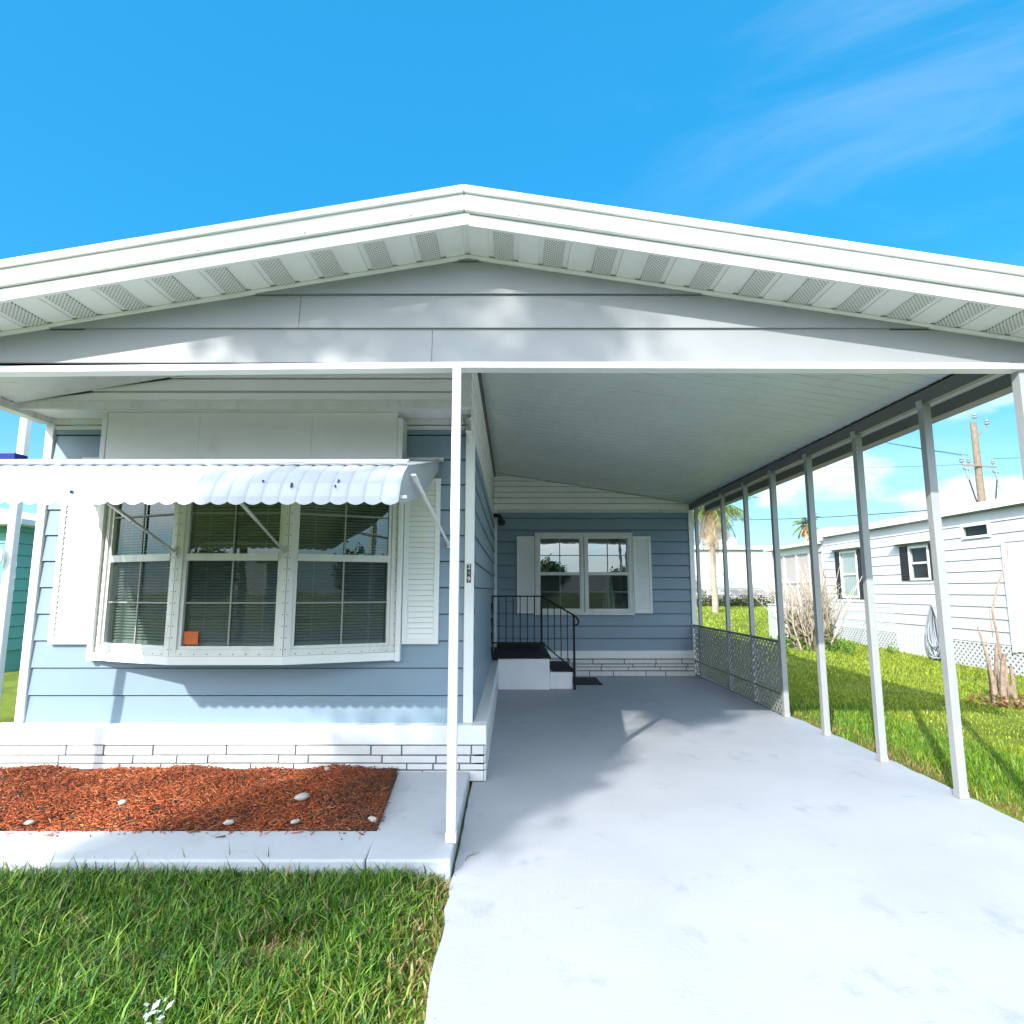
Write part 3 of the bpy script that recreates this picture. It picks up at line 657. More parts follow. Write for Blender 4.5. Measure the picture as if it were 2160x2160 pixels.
# ------------------------------------------------------------------ window awning
def awning():
    root = thing('window_awning', (-2.2, 4.6, 2.3), 'white scalloped metal awning over the bow window of the blue house', 'awning')
    X0, X1 = -3.70, -.590; n = 35; w = (X1 - X0) / n
    prof = [(4.955, 2.61), (4.40, 2.478), (3.80, 2.335), (3.40, 2.238), (3.25, 2.195), (3.135, 2.135), (3.055, 2.06), (3.015, 1.985), (3.008, 1.958)]
    b = MB(); m = 8; base = 0
    rows = []
    for i in range(n * m + 1):
        u = i / m; fr = u % 1.0; x = X0 + u * w
        bul = (1 - abs(2 * fr - 1) ** 5) * .0055 + math.sin(math.pi * fr) * .0015; row = []
        for j, (y, z) in enumerate(prof):
            dz = bul; yy = y - (bul if j >= 5 else bul * .3); zz = z + (dz if j < 5 else bul * .2)
            if j == len(prof) - 1: zz = z - abs(math.sin(math.pi * fr)) ** .8 * .018
            row.append(len(b.v)); b.v.append((x, yy, zz))
        rows.append(row)
    for i in range(n * m):
        for j in range(len(prof) - 1):
            b.f.append((rows[i][j], rows[i][j + 1], rows[i + 1][j + 1], rows[i + 1][j])); b.m.append(0)
    b.mi = 1
    for x, z, s_ in ((-1.16, 2.05, .008), (-.92, 2.075, .006), (-.93, 2.045, .004), (-1.32, 2.075, .004), (-2.30, 2.01, .005)):
        y = 3.055 - (z - 2.06) * -1.05 if z < 2.06 else 3.055 + (z - 2.06) * 1.07
        y = 3.055 + (z - 2.06) * (.53 if z < 2.06 else 1.07) - .014
        b.hexa([(x - s_ * .6, y - .012, z - s_ * 1.6), (x + s_ * .5, y - .012, z - s_), (x + s_ * .5, y + .01, z - s_), (x - s_ * .6, y + .01, z - s_ * 1.6), (x - s_ * .3, y - .012, z + s_), (x + s_ * .4, y - .012, z + s_ * 1.5), (x + s_ * .4, y + .01, z + s_ * 1.5), (x - s_ * .3, y + .01, z + s_)])
    o = b.build('canopy', ['awn', 'navy', 'awn_under', 'awn_under'], root); s = o.modifiers.new('solid', 'SOLIDIFY'); s.thickness = .003; s.material_offset = 2; s.offset = -1
    b = MB(); b.hexa([(X0, 3.235, 2.214), (X1, 3.235, 2.214), (X1, 3.30, 2.236), (X0, 3.30, 2.236), (X0, 3.23, 2.226), (X1, 3.23, 2.226), (X1, 3.295, 2.248), (X0, 3.295, 2.248)]); b.build('front_cap_strip', 'white', root, bevel=.003)
    b = MB(); b.box(X0, X1, 4.93, 4.952, 2.60, 2.635); b.build('wall_hanger', 'white_dirty', root)
    for x, xe in ((X1, -.628), (X0, -3.72)):
        b = MB(); t = .006
        pf = [(3.012, 1.97, 0), (3.06, 2.065, 0), (3.14, 2.14, 0), (3.26, 2.205, 0), (4.95, 2.625, 1), (4.95, 2.53, 1), (3.9, 2.13, .5), (3.10, 1.955, .02)]
        L0 = [(x + (xe - x) * q, y, z) for y, z, q in pf]; L1 = [(a - t, y, z) for a, y, z in L0]; k = len(pf); bs = len(b.v)
        b.v += L0 + L1; b.f.append(tuple(range(bs, bs + k))); b.m.append(0); b.f.append(tuple(reversed(range(bs + k, bs + 2 * k)))); b.m.append(0)
        for i in range(k): j = (i + 1) % k; b.f.append((bs + j, bs + i, bs + k + i, bs + k + j)); b.m.append(0)
        b.build('end_wing', 'awn', root)
    b = MB(); b.box(X0, X1 + .03, 3.07, 3.09, 1.985, 2.001); b.build('front_rail', 'chrome', root)
    for p, q in (((-2.64, 3.36, 2.212), (-2.64, 4.575, 1.80)), ((-1.77, 3.36, 2.212), (-1.77, 4.575, 1.79)), ((-.568, 3.34, 2.155), (-.535, 4.94, 1.885))):
        p, q = Vector(p), Vector(q); d = q - p
        a = MB(); a.tube([p, p + d * .55, p + d * .56, q], [.013, .013, .010, .010], 8)
        a.bar(p - d.normalized() * .03, p + d.normalized() * .09, .03, .012); a.build('arm', 'chrome' if p.x < -1 and p.x > -3 else 'white', root)
        a = MB(); a.box(q.x - .018, q.x + .018, q.y - .006, q.y + .02, q.z - .03, q.z + .03); a.build('arm_bracket', 'chrome', root)
    # paint chips near the right end
M['awn_under'] = pmat('pale_green_underside', (.36, .44, .22), .45, var=(3, .05))
M['awn'] = pmat('white_awning_paint', (.345, .37, .395), .4, var=(3, .04), stain=(6, .58, .8, (.28, .30, .325), (1, 1, .4)))
awning()
def blue_tub():
    b = MB(); b.hexa([(-3.62, 4.02, 2.40), (-3.49, 4.02, 2.40), (-3.49, 4.12, 2.42), (-3.62, 4.12, 2.42), (-3.625, 4.01, 2.458), (-3.485, 4.01, 2.458), (-3.485, 4.13, 2.458), (-3.625, 4.13, 2.458)])
    tag(b.build('plastic_tub', 'navy', bevel=.006), 'small dark blue plastic tub resting on the far end of the white awning', 'tub')
blue_tub()

# ------------------------------------------------------------------ small fittings on the house
def number_sign():
    root = thing('house_number', (XS - .03, YW - .037, 1.63), 'vertical black number strip reading 249 on white corner trim', 'house number')
    b = MB(); b.box(XS - .049, XS - .013, YW - .043, YW - .0352, 1.565, 1.72); b.build('plate', 'black_plastic', root, bevel=.001)
    for s_, z, mt in (('2', 1.694, 'digit'), ('4', 1.643, 'digit_worn'), ('9', 1.592, 'digit')):
        text_obj('digit', s_, .058, (XS - .031, YW - .0442, z), mt, root)
number_sign()
def sticker():
    root = thing('window_sticker', (-2.5, 4.62, 1.12), 'orange square sticker inside the middle pane of the bow window', 'sticker')
    x0, z0 = -2.545, 1.085; y = 4.625
    b = MB(); b.box(x0, x0 + .112, y, y + .0015, z0, z0 + .098); b.build('backing', 'orange', root)
    text_obj('print', '010', .058, (x0 + .056, y - .002, z0 + .052), 'sticker_ink', root)
    b = MB(); b.box(x0 + .03, x0 + .084, y - .001, y, z0 + .012, z0 + .018); b.build('print_line', 'sticker_ink', root)
sticker()
def floodlight():
    root = thing('security_light', (-.28, YR - .07, 2.84), 'black spotlight on the white corner trim at the back of the carport', 'light')
    b = MB(); b.lathe((-.30, YR - .072, 2.86), [(.045, 0), (.045, .016)], 14, 1); b.tube([(-.30, YR - .07, 2.86), (-.27, YR - .14, 2.87), (-.22, YR - .17, 2.84)], .014, 8); b.tube([(-.36, YR - .08, 2.845), (-.30, YR - .1, 2.86)], .016, 8)
    b.build('bracket', 'black_plastic', root, smooth=False)
    b = MB(); b.tube([(-.235, YR - .155, 2.86), (-.215, YR - .18, 2.80), (-.195, YR - .205, 2.74), (-.175, YR - .225, 2.69)], [.03, .042, .058, .066], 14); b.build('lamp_head', 'black_plastic', root)
floodlight()

def steps():
    root = thing('entry_steps', (.2, 9.8, 0), 'white stucco entry steps with black treads beside the house wall', 'steps')
    b = MB(); b.box(-.218, .575, 9.18, 10.60, 0, .462); b.build('landing', 'stepwhite', root, bevel=.012)
    b = MB(); b.box(.577, .93, 9.22, 10.45, 0, .262); b.build('lower_step', 'stepwhite', root, bevel=.02)
    b = MB(); b.box(-.30, .60, 9.165, 10.58, .464, .484); b.box(-.26, .58, 10.582, 10.612, .464, .59); b.build('landing_mat', 'black_mat', root, bevel=.005)
    b = MB(); b.box(.602, .945, 9.21, 10.43, .264, .284); b.build('step_mat', 'black_mat', root, bevel=.005)
steps()
def railing():
    root = thing('iron_railing', (.3, 9.2, 0), 'black iron railing with curled handrail at the entry steps', 'railing')
    Y = 9.195; t = MB()
    t.bar((-.315, Y, 1.41), (.462, Y, 1.41), .032, .022)
    rail = [(.455, Y, 1.41), (.93, Y, 1.135), (.985, Y, 1.10), (1.022, Y, 1.055), (1.03, Y, 1.005), (1.01, Y, .975), (.965, Y, .965)]
    t.tube(rail, .0135, 8); t.build('handrail', 'iron', root)
    b = MB(); b.bar((-.315, Y, .70), (.46, Y, .70), .024, .02); b.bar((.46, Y, .70), (.94, Y, .30), .02, .02); b.build('bottom_rail', 'iron', root)
    for x, z0, z1 in ((.455, .485, 1.40), (.955, 0, 1.11), (-.312, .485, 1.40)):
        b = MB(); b.box(x - .016, x + .016, Y - .016, Y + .016, z0, z1); b.build('newel_post', 'iron', root)
    for i in range(6):
        x = -.312 + .767 * (i + 1) / 7; b = MB(); b.box(x - .007, x + .007, Y - .007, Y + .007, .70, 1.405); b.build('baluster', 'iron', root)
    for i in range(4):
        x = .455 + .5 * (i + 1) / 5; k = (x - .455) / .48
        b = MB(); b.box(x - .007, x + .007, Y - .007, Y + .007, .70 - .40 * k, 1.40 - .275 * k); b.build('baluster', 'iron', root)
railing()
b = MB(); b.box(.985, 1.45, 9.62, 10.42, .001, .012)
tag(b.build('door_mat', 'black_mat', bevel=.004), 'dark door mat on the drive at the foot of the steps', 'mat')
def spigot():
    b = MB(); b.tube([(1.02, YR - .10, .30), (1.02, YR - .16, .28), (1.03, YR - .17, .18), (1.08, YR - .17, .12), (1.12, YR - .16, .17)], .012, 8); b.tube([(1.10, YR - .12, .05), (1.10, YR - .12, .25)], .035, 10)
    tag(b.build('garden_tap', 'chrome'), 'small grey pipe and tap on the brick skirt behind the railing', 'tap')
spigot()

# ------------------------------------------------------------------ lattice panels between the far posts
def lattice_panel(y0, y1, x, label, mat='lattice'):
    root = thing('lattice_panel', (x, (y0 + y1) / 2, 0), label, 'panel', 'lattice panels between carport posts')
    fr = MB(); fr.box(x - .014, x + .014, y0, y1, .865, .895); fr.box(x - .012, x + .012, y0, y1, .25, .272); fr.box(x - .012, x + .012, y0, y1, .012, .03)
    fr.build('rail', 'beam', root)
    def grid(za, zb, sp, wd):
        g = MB(); H = zb - za; W = y1 - y0
        for sgn in (1, -1):
            c = -H if sgn > 0 else 0
            while c < (W if sgn > 0 else W + H):
                # line y = c + sgn*(z), z in 0..H  clipped to 0..W
                zs = [0, H]
                if sgn > 0: lo, hi = max(0, -c), min(H, W - c)
                else: lo, hi = max(0, c - W), min(H, c)
                if hi - lo > .012:
                    o = .003 * sgn
                    g.bar((x + o, y0 + c + sgn * lo, za + lo), (x + o, y0 + c + sgn * hi, za + hi), wd, .005, up=(1, 0, 0))
                c += sp
        return g
    g = grid(.272, .865, .094, .024); k = int((y1 - y0) / .14)
    for i in range(1, k + 1):
        y = y0 + (y1 - y0) * i / (k + 1); g.box(x - .006, x + .006, y - .010, y + .010, .34, .80)
    g.build('grille', mat, root)
    g = grid(.03, .25, .094, .024); g.build('lower_grille', mat, root)
for y0, y1, lb in ((7.29, 8.10, 'grey metal lattice panel nearest the open lawn end of the carport'), (8.16, 8.99, 'grey metal lattice panel in the middle of the three between posts'), (9.05, 10.66, 'long grey metal lattice panel against the blue end wall')):
    lattice_panel(y0, y1, 3.262, lb)

# ------------------------------------------------------------------ left edge
def left_edge():
    root = thing('porch_column', (-4.53, 5.3, 0), 'white square column just left of the blue house corner', 'column')
    b = MB(); b.box(-4.57, -4.50, 5.265, 5.335, -.03, 3.13); b.build('shaft', 'white', root, bevel=.012)
    b = MB(); b.box(-4.60, -4.46, 5.23, 5.37, -.03, .05); b.build('base', 'white', root)
    b = MB(); b.lathe((-4.66, 5.22, 1.80), [(.02, .03), (.09, .02), (.13, 0), (.125, -.012), (.06, -.02)], 24, 1)
    b.box(-4.66, -4.57, 5.235, 5.25, 1.79, 1.81)
    tag(b.build('round_disc', 'white'), 'white round disc mounted on the column at the left edge', 'disc')
    t = thing('teal_house', (-12.5, 11.3, 0), 'teal green house at the far left edge behind the column', 'house')
    b = MB(); b.siding((0, 11.0, 0), (1, 0, 0), (0, -1, 0), .4, 2.72, lambda z: -17, lambda z: -9.3, .22, .015); b.siding((-9.3, 0, 0), (0, 1, 0), (1, 0, 0), .4, 2.72, lambda z: 11.0, lambda z: 22, .22, .015)
    b.box(-16.98, -9.32, 11.02, 22, -.03, .4); b.build('wall', 'teal', t)
    b = MB(); b.poly([(-17.4, 2.70), (-8.95, 2.70), (-8.95, 2.80), (-13.2, 3.6), (-17.4, 2.80)], 10.6, 22.4); b.build('roof', 'roofgrey', t)
    w = MB(); w.box(-10.9, -9.7, 10.96, 11.0, .95, 2.1); w.build('window', 'nshutter', t)
left_edge()

# ------------------------------------------------------------------ mulch bed
def patchy(x, y, s, ph): return .5 + .25 * np.sin(x * s + ph + 1.3 * np.sin(y * s * .7)) + .25 * np.sin(y * s * 1.3 - ph + np.sin(x * s * .6 + 2))
def mulch():
    n = 26000; t = RNG
    y = 3.725 + 1.13 * t.random(n); xr_ = -.80 - .11 * (y - 3.725) / 1.13; x = -4.03 + (xr_ + 4.03) * t.random(n)
    k = (y - 3.72) / 1.14
    z = .058 + .045 * k + .035 * np.sin(np.pi * np.clip(k, 0, 1)) + .012 * np.sin(x * 5 + y * 3) + .01 * np.sin(x * 11 - y * 7) + .014 * t.random(n)
    sp = t.random(n) < .006; y = np.where(sp, 3.716 - np.abs(t.normal(0, .05, n)), y); z = np.where(sp, .086, z)
    ln = .010 + .075 * t.random(n) ** 3; wd = .0022 + .0075 * t.random(n) ** 2; th = .0015 + .003 * t.random(n)
    az = t.random(n) * 2 * np.pi; el = t.normal(0, .32, n)
    d = np.stack([np.cos(az) * np.cos(el), np.sin(az) * np.cos(el), np.sin(el)], 1)
    s = np.stack([-np.sin(az), np.cos(az), t.normal(0, .3, n)], 1); s /= np.linalg.norm(s, axis=1)[:, None]
    u = np.cross(d, s); c = np.stack([x, y, z], 1)
    P = []
    for a, b_, e in ((-1, -1, -1), (1, -1, -1), (1, 1, -1), (-1, 1, -1), (-1, -1, 1), (1, -1, 1), (1, 1, 1), (-1, 1, 1)):
        taper = .6 if a > 0 else 1
        P.append(c + d * (a * ln[:, None] / 2) + s * (b_ * taper * wd[:, None] / 2) + u * (e * th[:, None] / 2))
    V = np.stack(P, 1).reshape(-1, 3); base = np.arange(n)[:, None] * 8
    Q = np.concatenate([base + np.array(f) for f in ((3, 2, 1, 0), (4, 5, 6, 7), (0, 1, 5, 4), (1, 2, 6, 5), (2, 3, 7, 6), (3, 0, 4, 7))])
    pal = np.array([(.34, .075, .022), (.40, .10, .03), (.26, .05, .018), (.46, .15, .06), (.20, .045, .02), (.36, .18, .09), (.12, .06, .04)])
    w = t.choice(len(pal), n, p=[.27, .25, .17, .12, .09, .06, .04]); C = pal[w] * ((.75 + .5 * t.random(n)) * (.72 + .5 * patchy(x, y, 4.0, .4)))[:, None]; dark_end = (x > -1.22 + .10 * np.sin(y * 7) + .1 * t.normal(0, 1, n)); C[dark_end] = C[dark_end] * .35 + np.array((.035, .018, .010))  # chips made darker and browner towards the right end of the bed
    C = np.concatenate([C, np.ones((n, 1))], 1); C = np.repeat(C, 8, 0)
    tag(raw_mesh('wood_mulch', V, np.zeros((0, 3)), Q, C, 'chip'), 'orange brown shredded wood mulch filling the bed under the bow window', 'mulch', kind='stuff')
    rr = random.Random(9)
    specs = [(-1.73, 3.80, .034, 'rounded white stone near the front kerb of the mulch bed'), (-1.33, 3.81, .030, 'flat white stone in the shaded front of the mulch'), (-.86, 3.83, .040, 'upright pale stone at the right end of the mulch bed'),
             (-1.40, 4.12, .055, 'largest rounded grey stone in the middle of the mulch'), (-1.42, 4.72, .040, 'pale stone near the brick skirt behind the mulch'), (-2.55, 4.05, .036, 'small beige stone on the sunny left mulch'),
             (-2.95, 3.80, .030, 'pale chip of stone by the kerb at the left of the mulch')]
    for x, y, r, lb in specs:
        r *= .66
        b = MB(); n_, k_ = 10, 6; off = [[rr.uniform(.82, 1.15) for _ in range(n_)] for _ in range(k_ + 1)]
        st = rr.uniform(1.1, 1.5); ro = rr.uniform(0, 3); kz = (y - 3.72) / 1.14; zc = .075 + .045 * kz + .035 * math.sin(math.pi * kz) + r * .35
        for i in range(k_ + 1):
            ph = math.pi * i / k_
            for j in range(n_):
                a = 2 * math.pi * j / n_; q = r * off[i][j] if 0 < i < k_ else r
                px, py = q * st * math.sin(ph) * math.cos(a), q * .8 * math.sin(ph) * math.sin(a)
                b.v.append((x + px * math.cos(ro) - py * math.sin(ro), y + px * math.sin(ro) + py * math.cos(ro), zc - q * .7 * math.cos(ph)))
        for i in range(k_):
            for j in range(n_): b.f.append((i * n_ + j, i * n_ + (j + 1) % n_, (i + 1) * n_ + (j + 1) % n_, (i + 1) * n_ + j)); b.m.append(0)
        tag(b.build('stone', 'stone', smooth=True), lb, 'stone', 'pale stones lying in the mulch bed')
mulch()

# ------------------------------------------------------------------ grass
def blades(x, y, h, w, col, lean=.35, zoff=-.03):
    n = len(x); t = RNG; az = t.random(n) * 2 * np.pi; ln = np.abs(t.normal(lean, .28, n)); z0 = np.array([gz(a, b) for a, b in zip(x, y)]) - .004
    d = np.stack([np.cos(az), np.sin(az), np.zeros(n)], 1); ta = az + np.pi / 2 + t.normal(0, .5, n); s = np.stack([np.cos(ta), np.sin(ta), np.zeros(n)], 1)
    p0 = np.stack([x, y, z0], 1); up = np.array([0, 0, 1.])
    p1 = p0 + d * (h * ln * .35)[:, None] + up * (h * .55)[:, None]; p2 = p0 + d * (h * ln * 1.15)[:, None] + up * (h * (1 - .25 * np.clip(ln, 0, 1.6)))[:, None]
    hw = (w / 2)[:, None]
    V = np.stack([p0 - s * hw, p0 + s * hw, p1 + s * hw * .85, p1 - s * hw * .85, p2], 1).reshape(-1, 3)
    b = np.arange(n)[:, None] * 5; Q = b + np.array([0, 1, 2, 3]); T = b + np.array([3, 2, 4])
    c4 = np.concatenate([col, np.ones((n, 1))], 1)[:, None, :].repeat(5, 1); k = np.array([1, 1, 1, 1, 1.05])[None, :, None]
    c4[:, :, :3] *= k
    return V, T, Q, c4.reshape(-1, 4)
def grass_cols(n, base, dry):
    t = RNG; pal = np.array(base); c = pal[t.integers(0, len(pal), n)] * (.7 + .6 * t.random(n))[:, None]
    dm = t.random(n) < dry; dp = np.array([(.30, .22, .09), (.22, .15, .07), (.36, .30, .13)]); c[dm] = dp[t.integers(0, 3, dm.sum())]; return c
def front_lawn():
    t = RNG; n = 95000
    x = -4.6 + 4.29 * t.random(n); y = 1.55 + 1.785 * t.random(n)
    edge = np.clip((x + .56) / .22, 0, 1); bare = np.exp(-(((x + 1.0) / .14) ** 2 + ((y - 2.72) / .11) ** 2))
    keep = (t.random(n) > .62 * edge) & (t.random(n) > .85 * bare); x, y, edge, bare = x[keep], y[keep], edge[keep], bare[keep]; n = len(x)
    pt = patchy(x, y, 3.4, .7); h = (.035 + .075 * t.random(n) ** 1.4 + .03 * pt) * (1 - .55 * edge) * (1 - .5 * bare); h *= np.where(t.random(n) < .04, 1.55, 1)
    c = grass_cols(n, [(.045, .135, .013), (.07, .185, .016), (.13, .26, .023), (.026, .08, .012), (.20, .31, .036)], 0)
    dm = t.random(n) < np.clip(.06 + .5 * edge + .5 * bare, 0, 1); dp = np.array([(.30, .21, .09), (.20, .13, .06), (.36, .29, .13)]); c[dm] = dp[t.integers(0, 3, dm.sum())]
    yel = (x > -1.1) & (y < 2.5) & (t.random(n) < .3); c[yel] = np.array((.20, .26, .035))
    V, T, Q, C = blades(x, y, h, .0045 + .0065 * t.random(n), c, .55)
    tag(raw_mesh('lawn_grass', V, T, Q, C, 'leaf'), 'thick green grass of the front lawn left of the white drive', 'grass', kind='stuff')
front_lawn()
def side_lawn():
    t = RNG; Vs, Ts, Qs, Cs = [], [], [], []; o = 0
    yg = [(.25, .34, .020), (.31, .385, .025), (.18, .27, .02), (.35, .40, .045), (.13, .21, .018)]
    for x0, x1, y0, y1, n, hh, ww in ((3.42, 9.4, 3.0, 6.2, 62000, .055, .006), (3.42, 9.6, 6.2, 10.5, 60000, .05, .008), (3.4, 9.6, 10.5, 18, 52000, .055, .012), (3.4, 22, 18, 36, 60000, .07, .024)):
        x = x0 + (x1 - x0) * t.random(n); y = y0 + (y1 - y0) * t.random(n); pt = patchy(x, y, 1.9, .3)
        keep = t.random(n) > .55 * (pt < .3); x, y, pt = x[keep], y[keep], pt[keep]; m = len(x)
        edge = np.clip((3.80 - x) / .3, 0, 1) * (.35 + .65 * (patchy(x, y, 6, 1) > .45))
        h = hh * (.5 + .8 * t.random(m)) * (.7 + .6 * pt) * (1 - .3 * edge); near = (x < 4.6) & (y < 8); h = np.where(near, h * 1.35, h)
        c = grass_cols(m, yg, .06); gr = near & (t.random(m) < .65); c[gr] = np.array([(.10, .24, .02)]) * (.7 + .6 * t.random(gr.sum()))[:, None]
        dm = t.random(m) < .7 * edge; dp = np.array([(.28, .19, .08), (.20, .12, .05), (.34, .27, .11)]); c[dm] = dp[t.integers(0, 3, dm.sum())]
        V, T, Q, C = blades(x, y, h, ww * (.6 + .6 * t.random(m)), c, .45)
        Vs.append(V); Ts.append(T + o); Qs.append(Q + o); Cs.append(C); o += len(V)
    tag(raw_mesh('lawn_grass', np.concatenate(Vs), np.concatenate(Ts), np.concatenate(Qs), np.concatenate(Cs), 'leaf'), 'sunlit yellow green lawn between the carport and the white neighbouring home', 'grass', kind='stuff')
side_lawn()
b = MB(); b.tube([(-.262, 3.50, .004), (-.252, 3.545, .008), (-.225, 3.57, .006), (-.20, 3.575, .012), (-.185, 3.60, .008)], [.002, .0028, .0025, .002, .001], 5); b.tube([(-.225, 3.57, .006), (-.222, 3.60, .014)], .0016, 5)
tag(b.build('twig', 'twig_dark'), 'small curled dark twig on the white drive beside the walkway corner', 'twig')
def weed():
    b = MB(); rr = random.Random(4); cols = []
    for i in range(26):
        a = rr.uniform(0, 6.28); l = rr.uniform(.02, .05); x, y, z = -1.24 + rr.gauss(0, .035), 2.20 + rr.gauss(0, .025), .03 + rr.uniform(0, .05)
        d = Vector((math.cos(a), math.sin(a), rr.uniform(-.2, .5))) * l; s_ = Vector((-math.sin(a), math.cos(a), .2)) * l * .22; p = Vector((x, y, z))
        b.quad(p, p + d * .5 + s_, p + d, p + d * .5 - s_); cols += [(.55, .62, .58, 1)] * 4
        b.quad((x - .0015, y, -.03), (x + .0015, y, -.03), p + Vector((.0015, 0, 0)), p - Vector((.0015, 0, 0))); cols += [(.12, .2, .05, 1)] * 4
    b.c = cols; tag(b.build('weed', 'leaf'), 'pale silvery weed among the grass at the bottom edge of the lawn', 'plant')
weed()

# ------------------------------------------------------------------ neighbouring home on the right
def neighbour():
    X = 9.0
    root = thing('neighbour_home', (X, 13, gz(X, 13)), 'long white sided mobile home across the lawn with dark shutters', 'house')
    Yf, Yb, ZT = 5.0, 16.9, 3.02
    b = MB(); b.siding((X, 0, 0), (0, 1, 0), (-1, 0, 0), .52, ZT, lambda z: Yf, lambda z: Yb, .225, .018,
        [(10.95, 11.62, 2.53, 2.76), (12.62, 13.23, 1.74, 2.46), (15.27, 16.02, 1.32, 2.52)])
    b.build('wall', 'nwhite', root)
    b = MB(); b.box(X + .05, X + 3.6, Yf, Yb, .3, ZT); b.build('core_wall', 'nwhite', root)
    b = MB(); b.hexa([(X - .16, Yf - .2, ZT + .002), (X + 3.8, Yf - .2, ZT + .002), (X + 3.8, Yb + .1, ZT + .002), (X - .16, Yb + .1, ZT + .002), (X - .16, Yf - .2, ZT + .13), (X + 3.8, Yf - .2, ZT + .13), (X + 3.8, Yb + .1, ZT + .13), (X - .16, Yb + .1, ZT + .13)])
    b.poly([(X - .1, ZT + .132), (X + 3.75, ZT + .132), (X + 1.8, ZT + .34)], Yf - .15, Yb + .05)
    b.build('roof', 'roofgrey', root, bevel=.02)
    b = MB(); b.box(X - .175, X - .162, Yf - .2, Yb + .1, ZT - .02, ZT + .135); b.build('gutter', 'white', root)
    # skirt: trellis stretches and a solid ribbed stretch
    def trellis(y0, y1, z0, z1):
        g = MB(); g.box(X - .02, X + .02, y0, y1, z1 - .025, z1); H = z1 - z0; W = y1 - y0; sp = .115
        for sgn in (1, -1):
            c = -H if sgn > 0 else 0
            while c < (W if sgn > 0 else W + H):
                lo, hi = (max(0, -c), min(H, W - c)) if sgn > 0 else (max(0, c - W), min(H, c))
                if hi - lo > .02: g.bar((X - .01 + .004 * sgn, y0 + c + sgn * lo, z0 + lo), (X - .01 + .004 * sgn, y0 + c + sgn * hi, z0 + hi), .045, .006, up=(1, 0, 0))
                c += sp
        return g
    trellis(5.0, 12.35, -.05, .505).build('skirt_lattice', 'nwhite', root); trellis(13.9, 16.9, .02, 1.12).build('skirt_lattice', 'nwhite', root)
    b = MB(); b.box(X + .03, X + .045, 5, 16.9, -.05, .52); b.build('skirt_backing', 'skirtback', root)
    b = MB(); y = 12.36
    while y < 13.88: b.box(X - .02 - (.012 if int(round((y - 12.36) / .06)) % 2 else 0), X + .02, y, y + .058, -.05, .515); y += .06
    b.build('ribbed_skirt', 'nwhite', root)
    def win(y0, y1, z0, z1, mid=True, nm='window', pane='glass_dark'):
        f = MB(); e = .05; xo, xi = X - .045, X + .03
        f.box(xo, xi, y0, y0 + e, z0, z1); f.box(xo, xi, y1 - e, y1, z0, z1); f.box(xo, xi, y0 + e, y1 - e, z0, z0 + e); f.box(xo, xi, y0 + e, y1 - e, z1 - e, z1)
        if mid: f.box(xo + .01, xi, y0 + e, y1 - e, (z0 + z1) / 2 - .022, (z0 + z1) / 2 + .022)
        o = f.build(nm, 'white', root, bevel=.004)
        p = MB(); p.quad((X - .012, y0 + .03, z0 + .03), (X - .012, y1 - .03, z0 + .03), (X - .012, y1 - .03, z1 - .03), (X - .012, y0 + .03, z1 - .03)); p.build('pane', pane, o)
        q = MB(); q.quad((X + .04, y0, z0), (X + .04, y1, z0), (X + .04, y1, z1), (X + .04, y0, z1)); q.build('dark_room', 'nshutter', o)
        return o
    def shut(y0, y1, z0, z1):
        b = MB(); b.box(X - .035, X - .004, y0, y1, z0, z1); z = z0 + .05
        while z < z1 - .06: b.hexa([(X - .048, y0 + .03, z), (X - .048, y1 - .03, z), (X - .034, y1 - .03, z), (X - .034, y0 + .03, z), (X - .040, y0 + .03, z + .03), (X - .040, y1 - .03, z + .03), (X - .034, y1 - .03, z + .03), (X - .034, y0 + .03, z + .03)]); z += .05
        b.build('shutter', 'nshutter', root)
    win(10.93, 11.64, 2.50, 2.79, False); win(12.60, 13.25, 1.72, 2.48); shut(12.30, 12.585, 1.72, 2.50); shut(13.265, 13.55, 1.72, 2.50)
    # white curtained window with dark shutters
    o = win(15.25, 16.04, 1.30, 2.54, True); c = MB()
    for i in range(16):
        a = 15.30 + .69 * i / 16; e = 15.30 + .69 * (i + 1) / 16; c.quad((X - .010 + .012 * (i % 2), a, 1.34), (X - .010 + .012 * ((i + 1) % 2), e, 1.34), (X - .010 + .012 * ((i + 1) % 2), e, 2.5), (X - .010 + .012 * (i % 2), a, 2.5))
    c.build('curtain', 'white', o); shut(15.0, 15.235, 1.28, 2.56); shut(16.055, 16.29, 1.28, 2.56)
    for q in ((14.9, 16.4, 2.60), (12.2, 13.7, 2.545)): b = MB(); b.box(X - .19, X - .01, q[0], q[1], q[2], q[2] + .025); b.build('window_hood', 'white', root)
    # pale door at the right
    b = MB(); b.box(X - .04, X + .02, 9.55, 10.62, .42, 2.36); b.build('door', 'white', root, bevel=.005)
    b = MB(); b.box(X - .055, X + .02, 10.625, 10.70, .40, 2.43); b.box(X - .055, X + .02, 9.47, 9.545, .40, 2.43); b.box(X - .055, X + .02, 9.545, 10.625, 2.365, 2.43); b.build('door_frame', 'nwhite', root, bevel=.004)
    # screened porch at the far end
    b = MB()
    for y in (16.95, 17.75, 18.55, 19.4, 20.2): b.box(X + .0, X + .08, y, y + .08, .1, 2.62)
    b.box(X, X + .08, 16.95, 20.28, 2.622, 2.84); b.box(X, X + .08, 16.95, 20.28, .1, .95); b.box(X + .005, X + .075, 16.95, 20.28, 1.72, 1.78)
    b.box(X + .1, X + 3.4, 20.2, 20.28, .1, 2.6); b.build('porch_frame', 'nwhite', root)
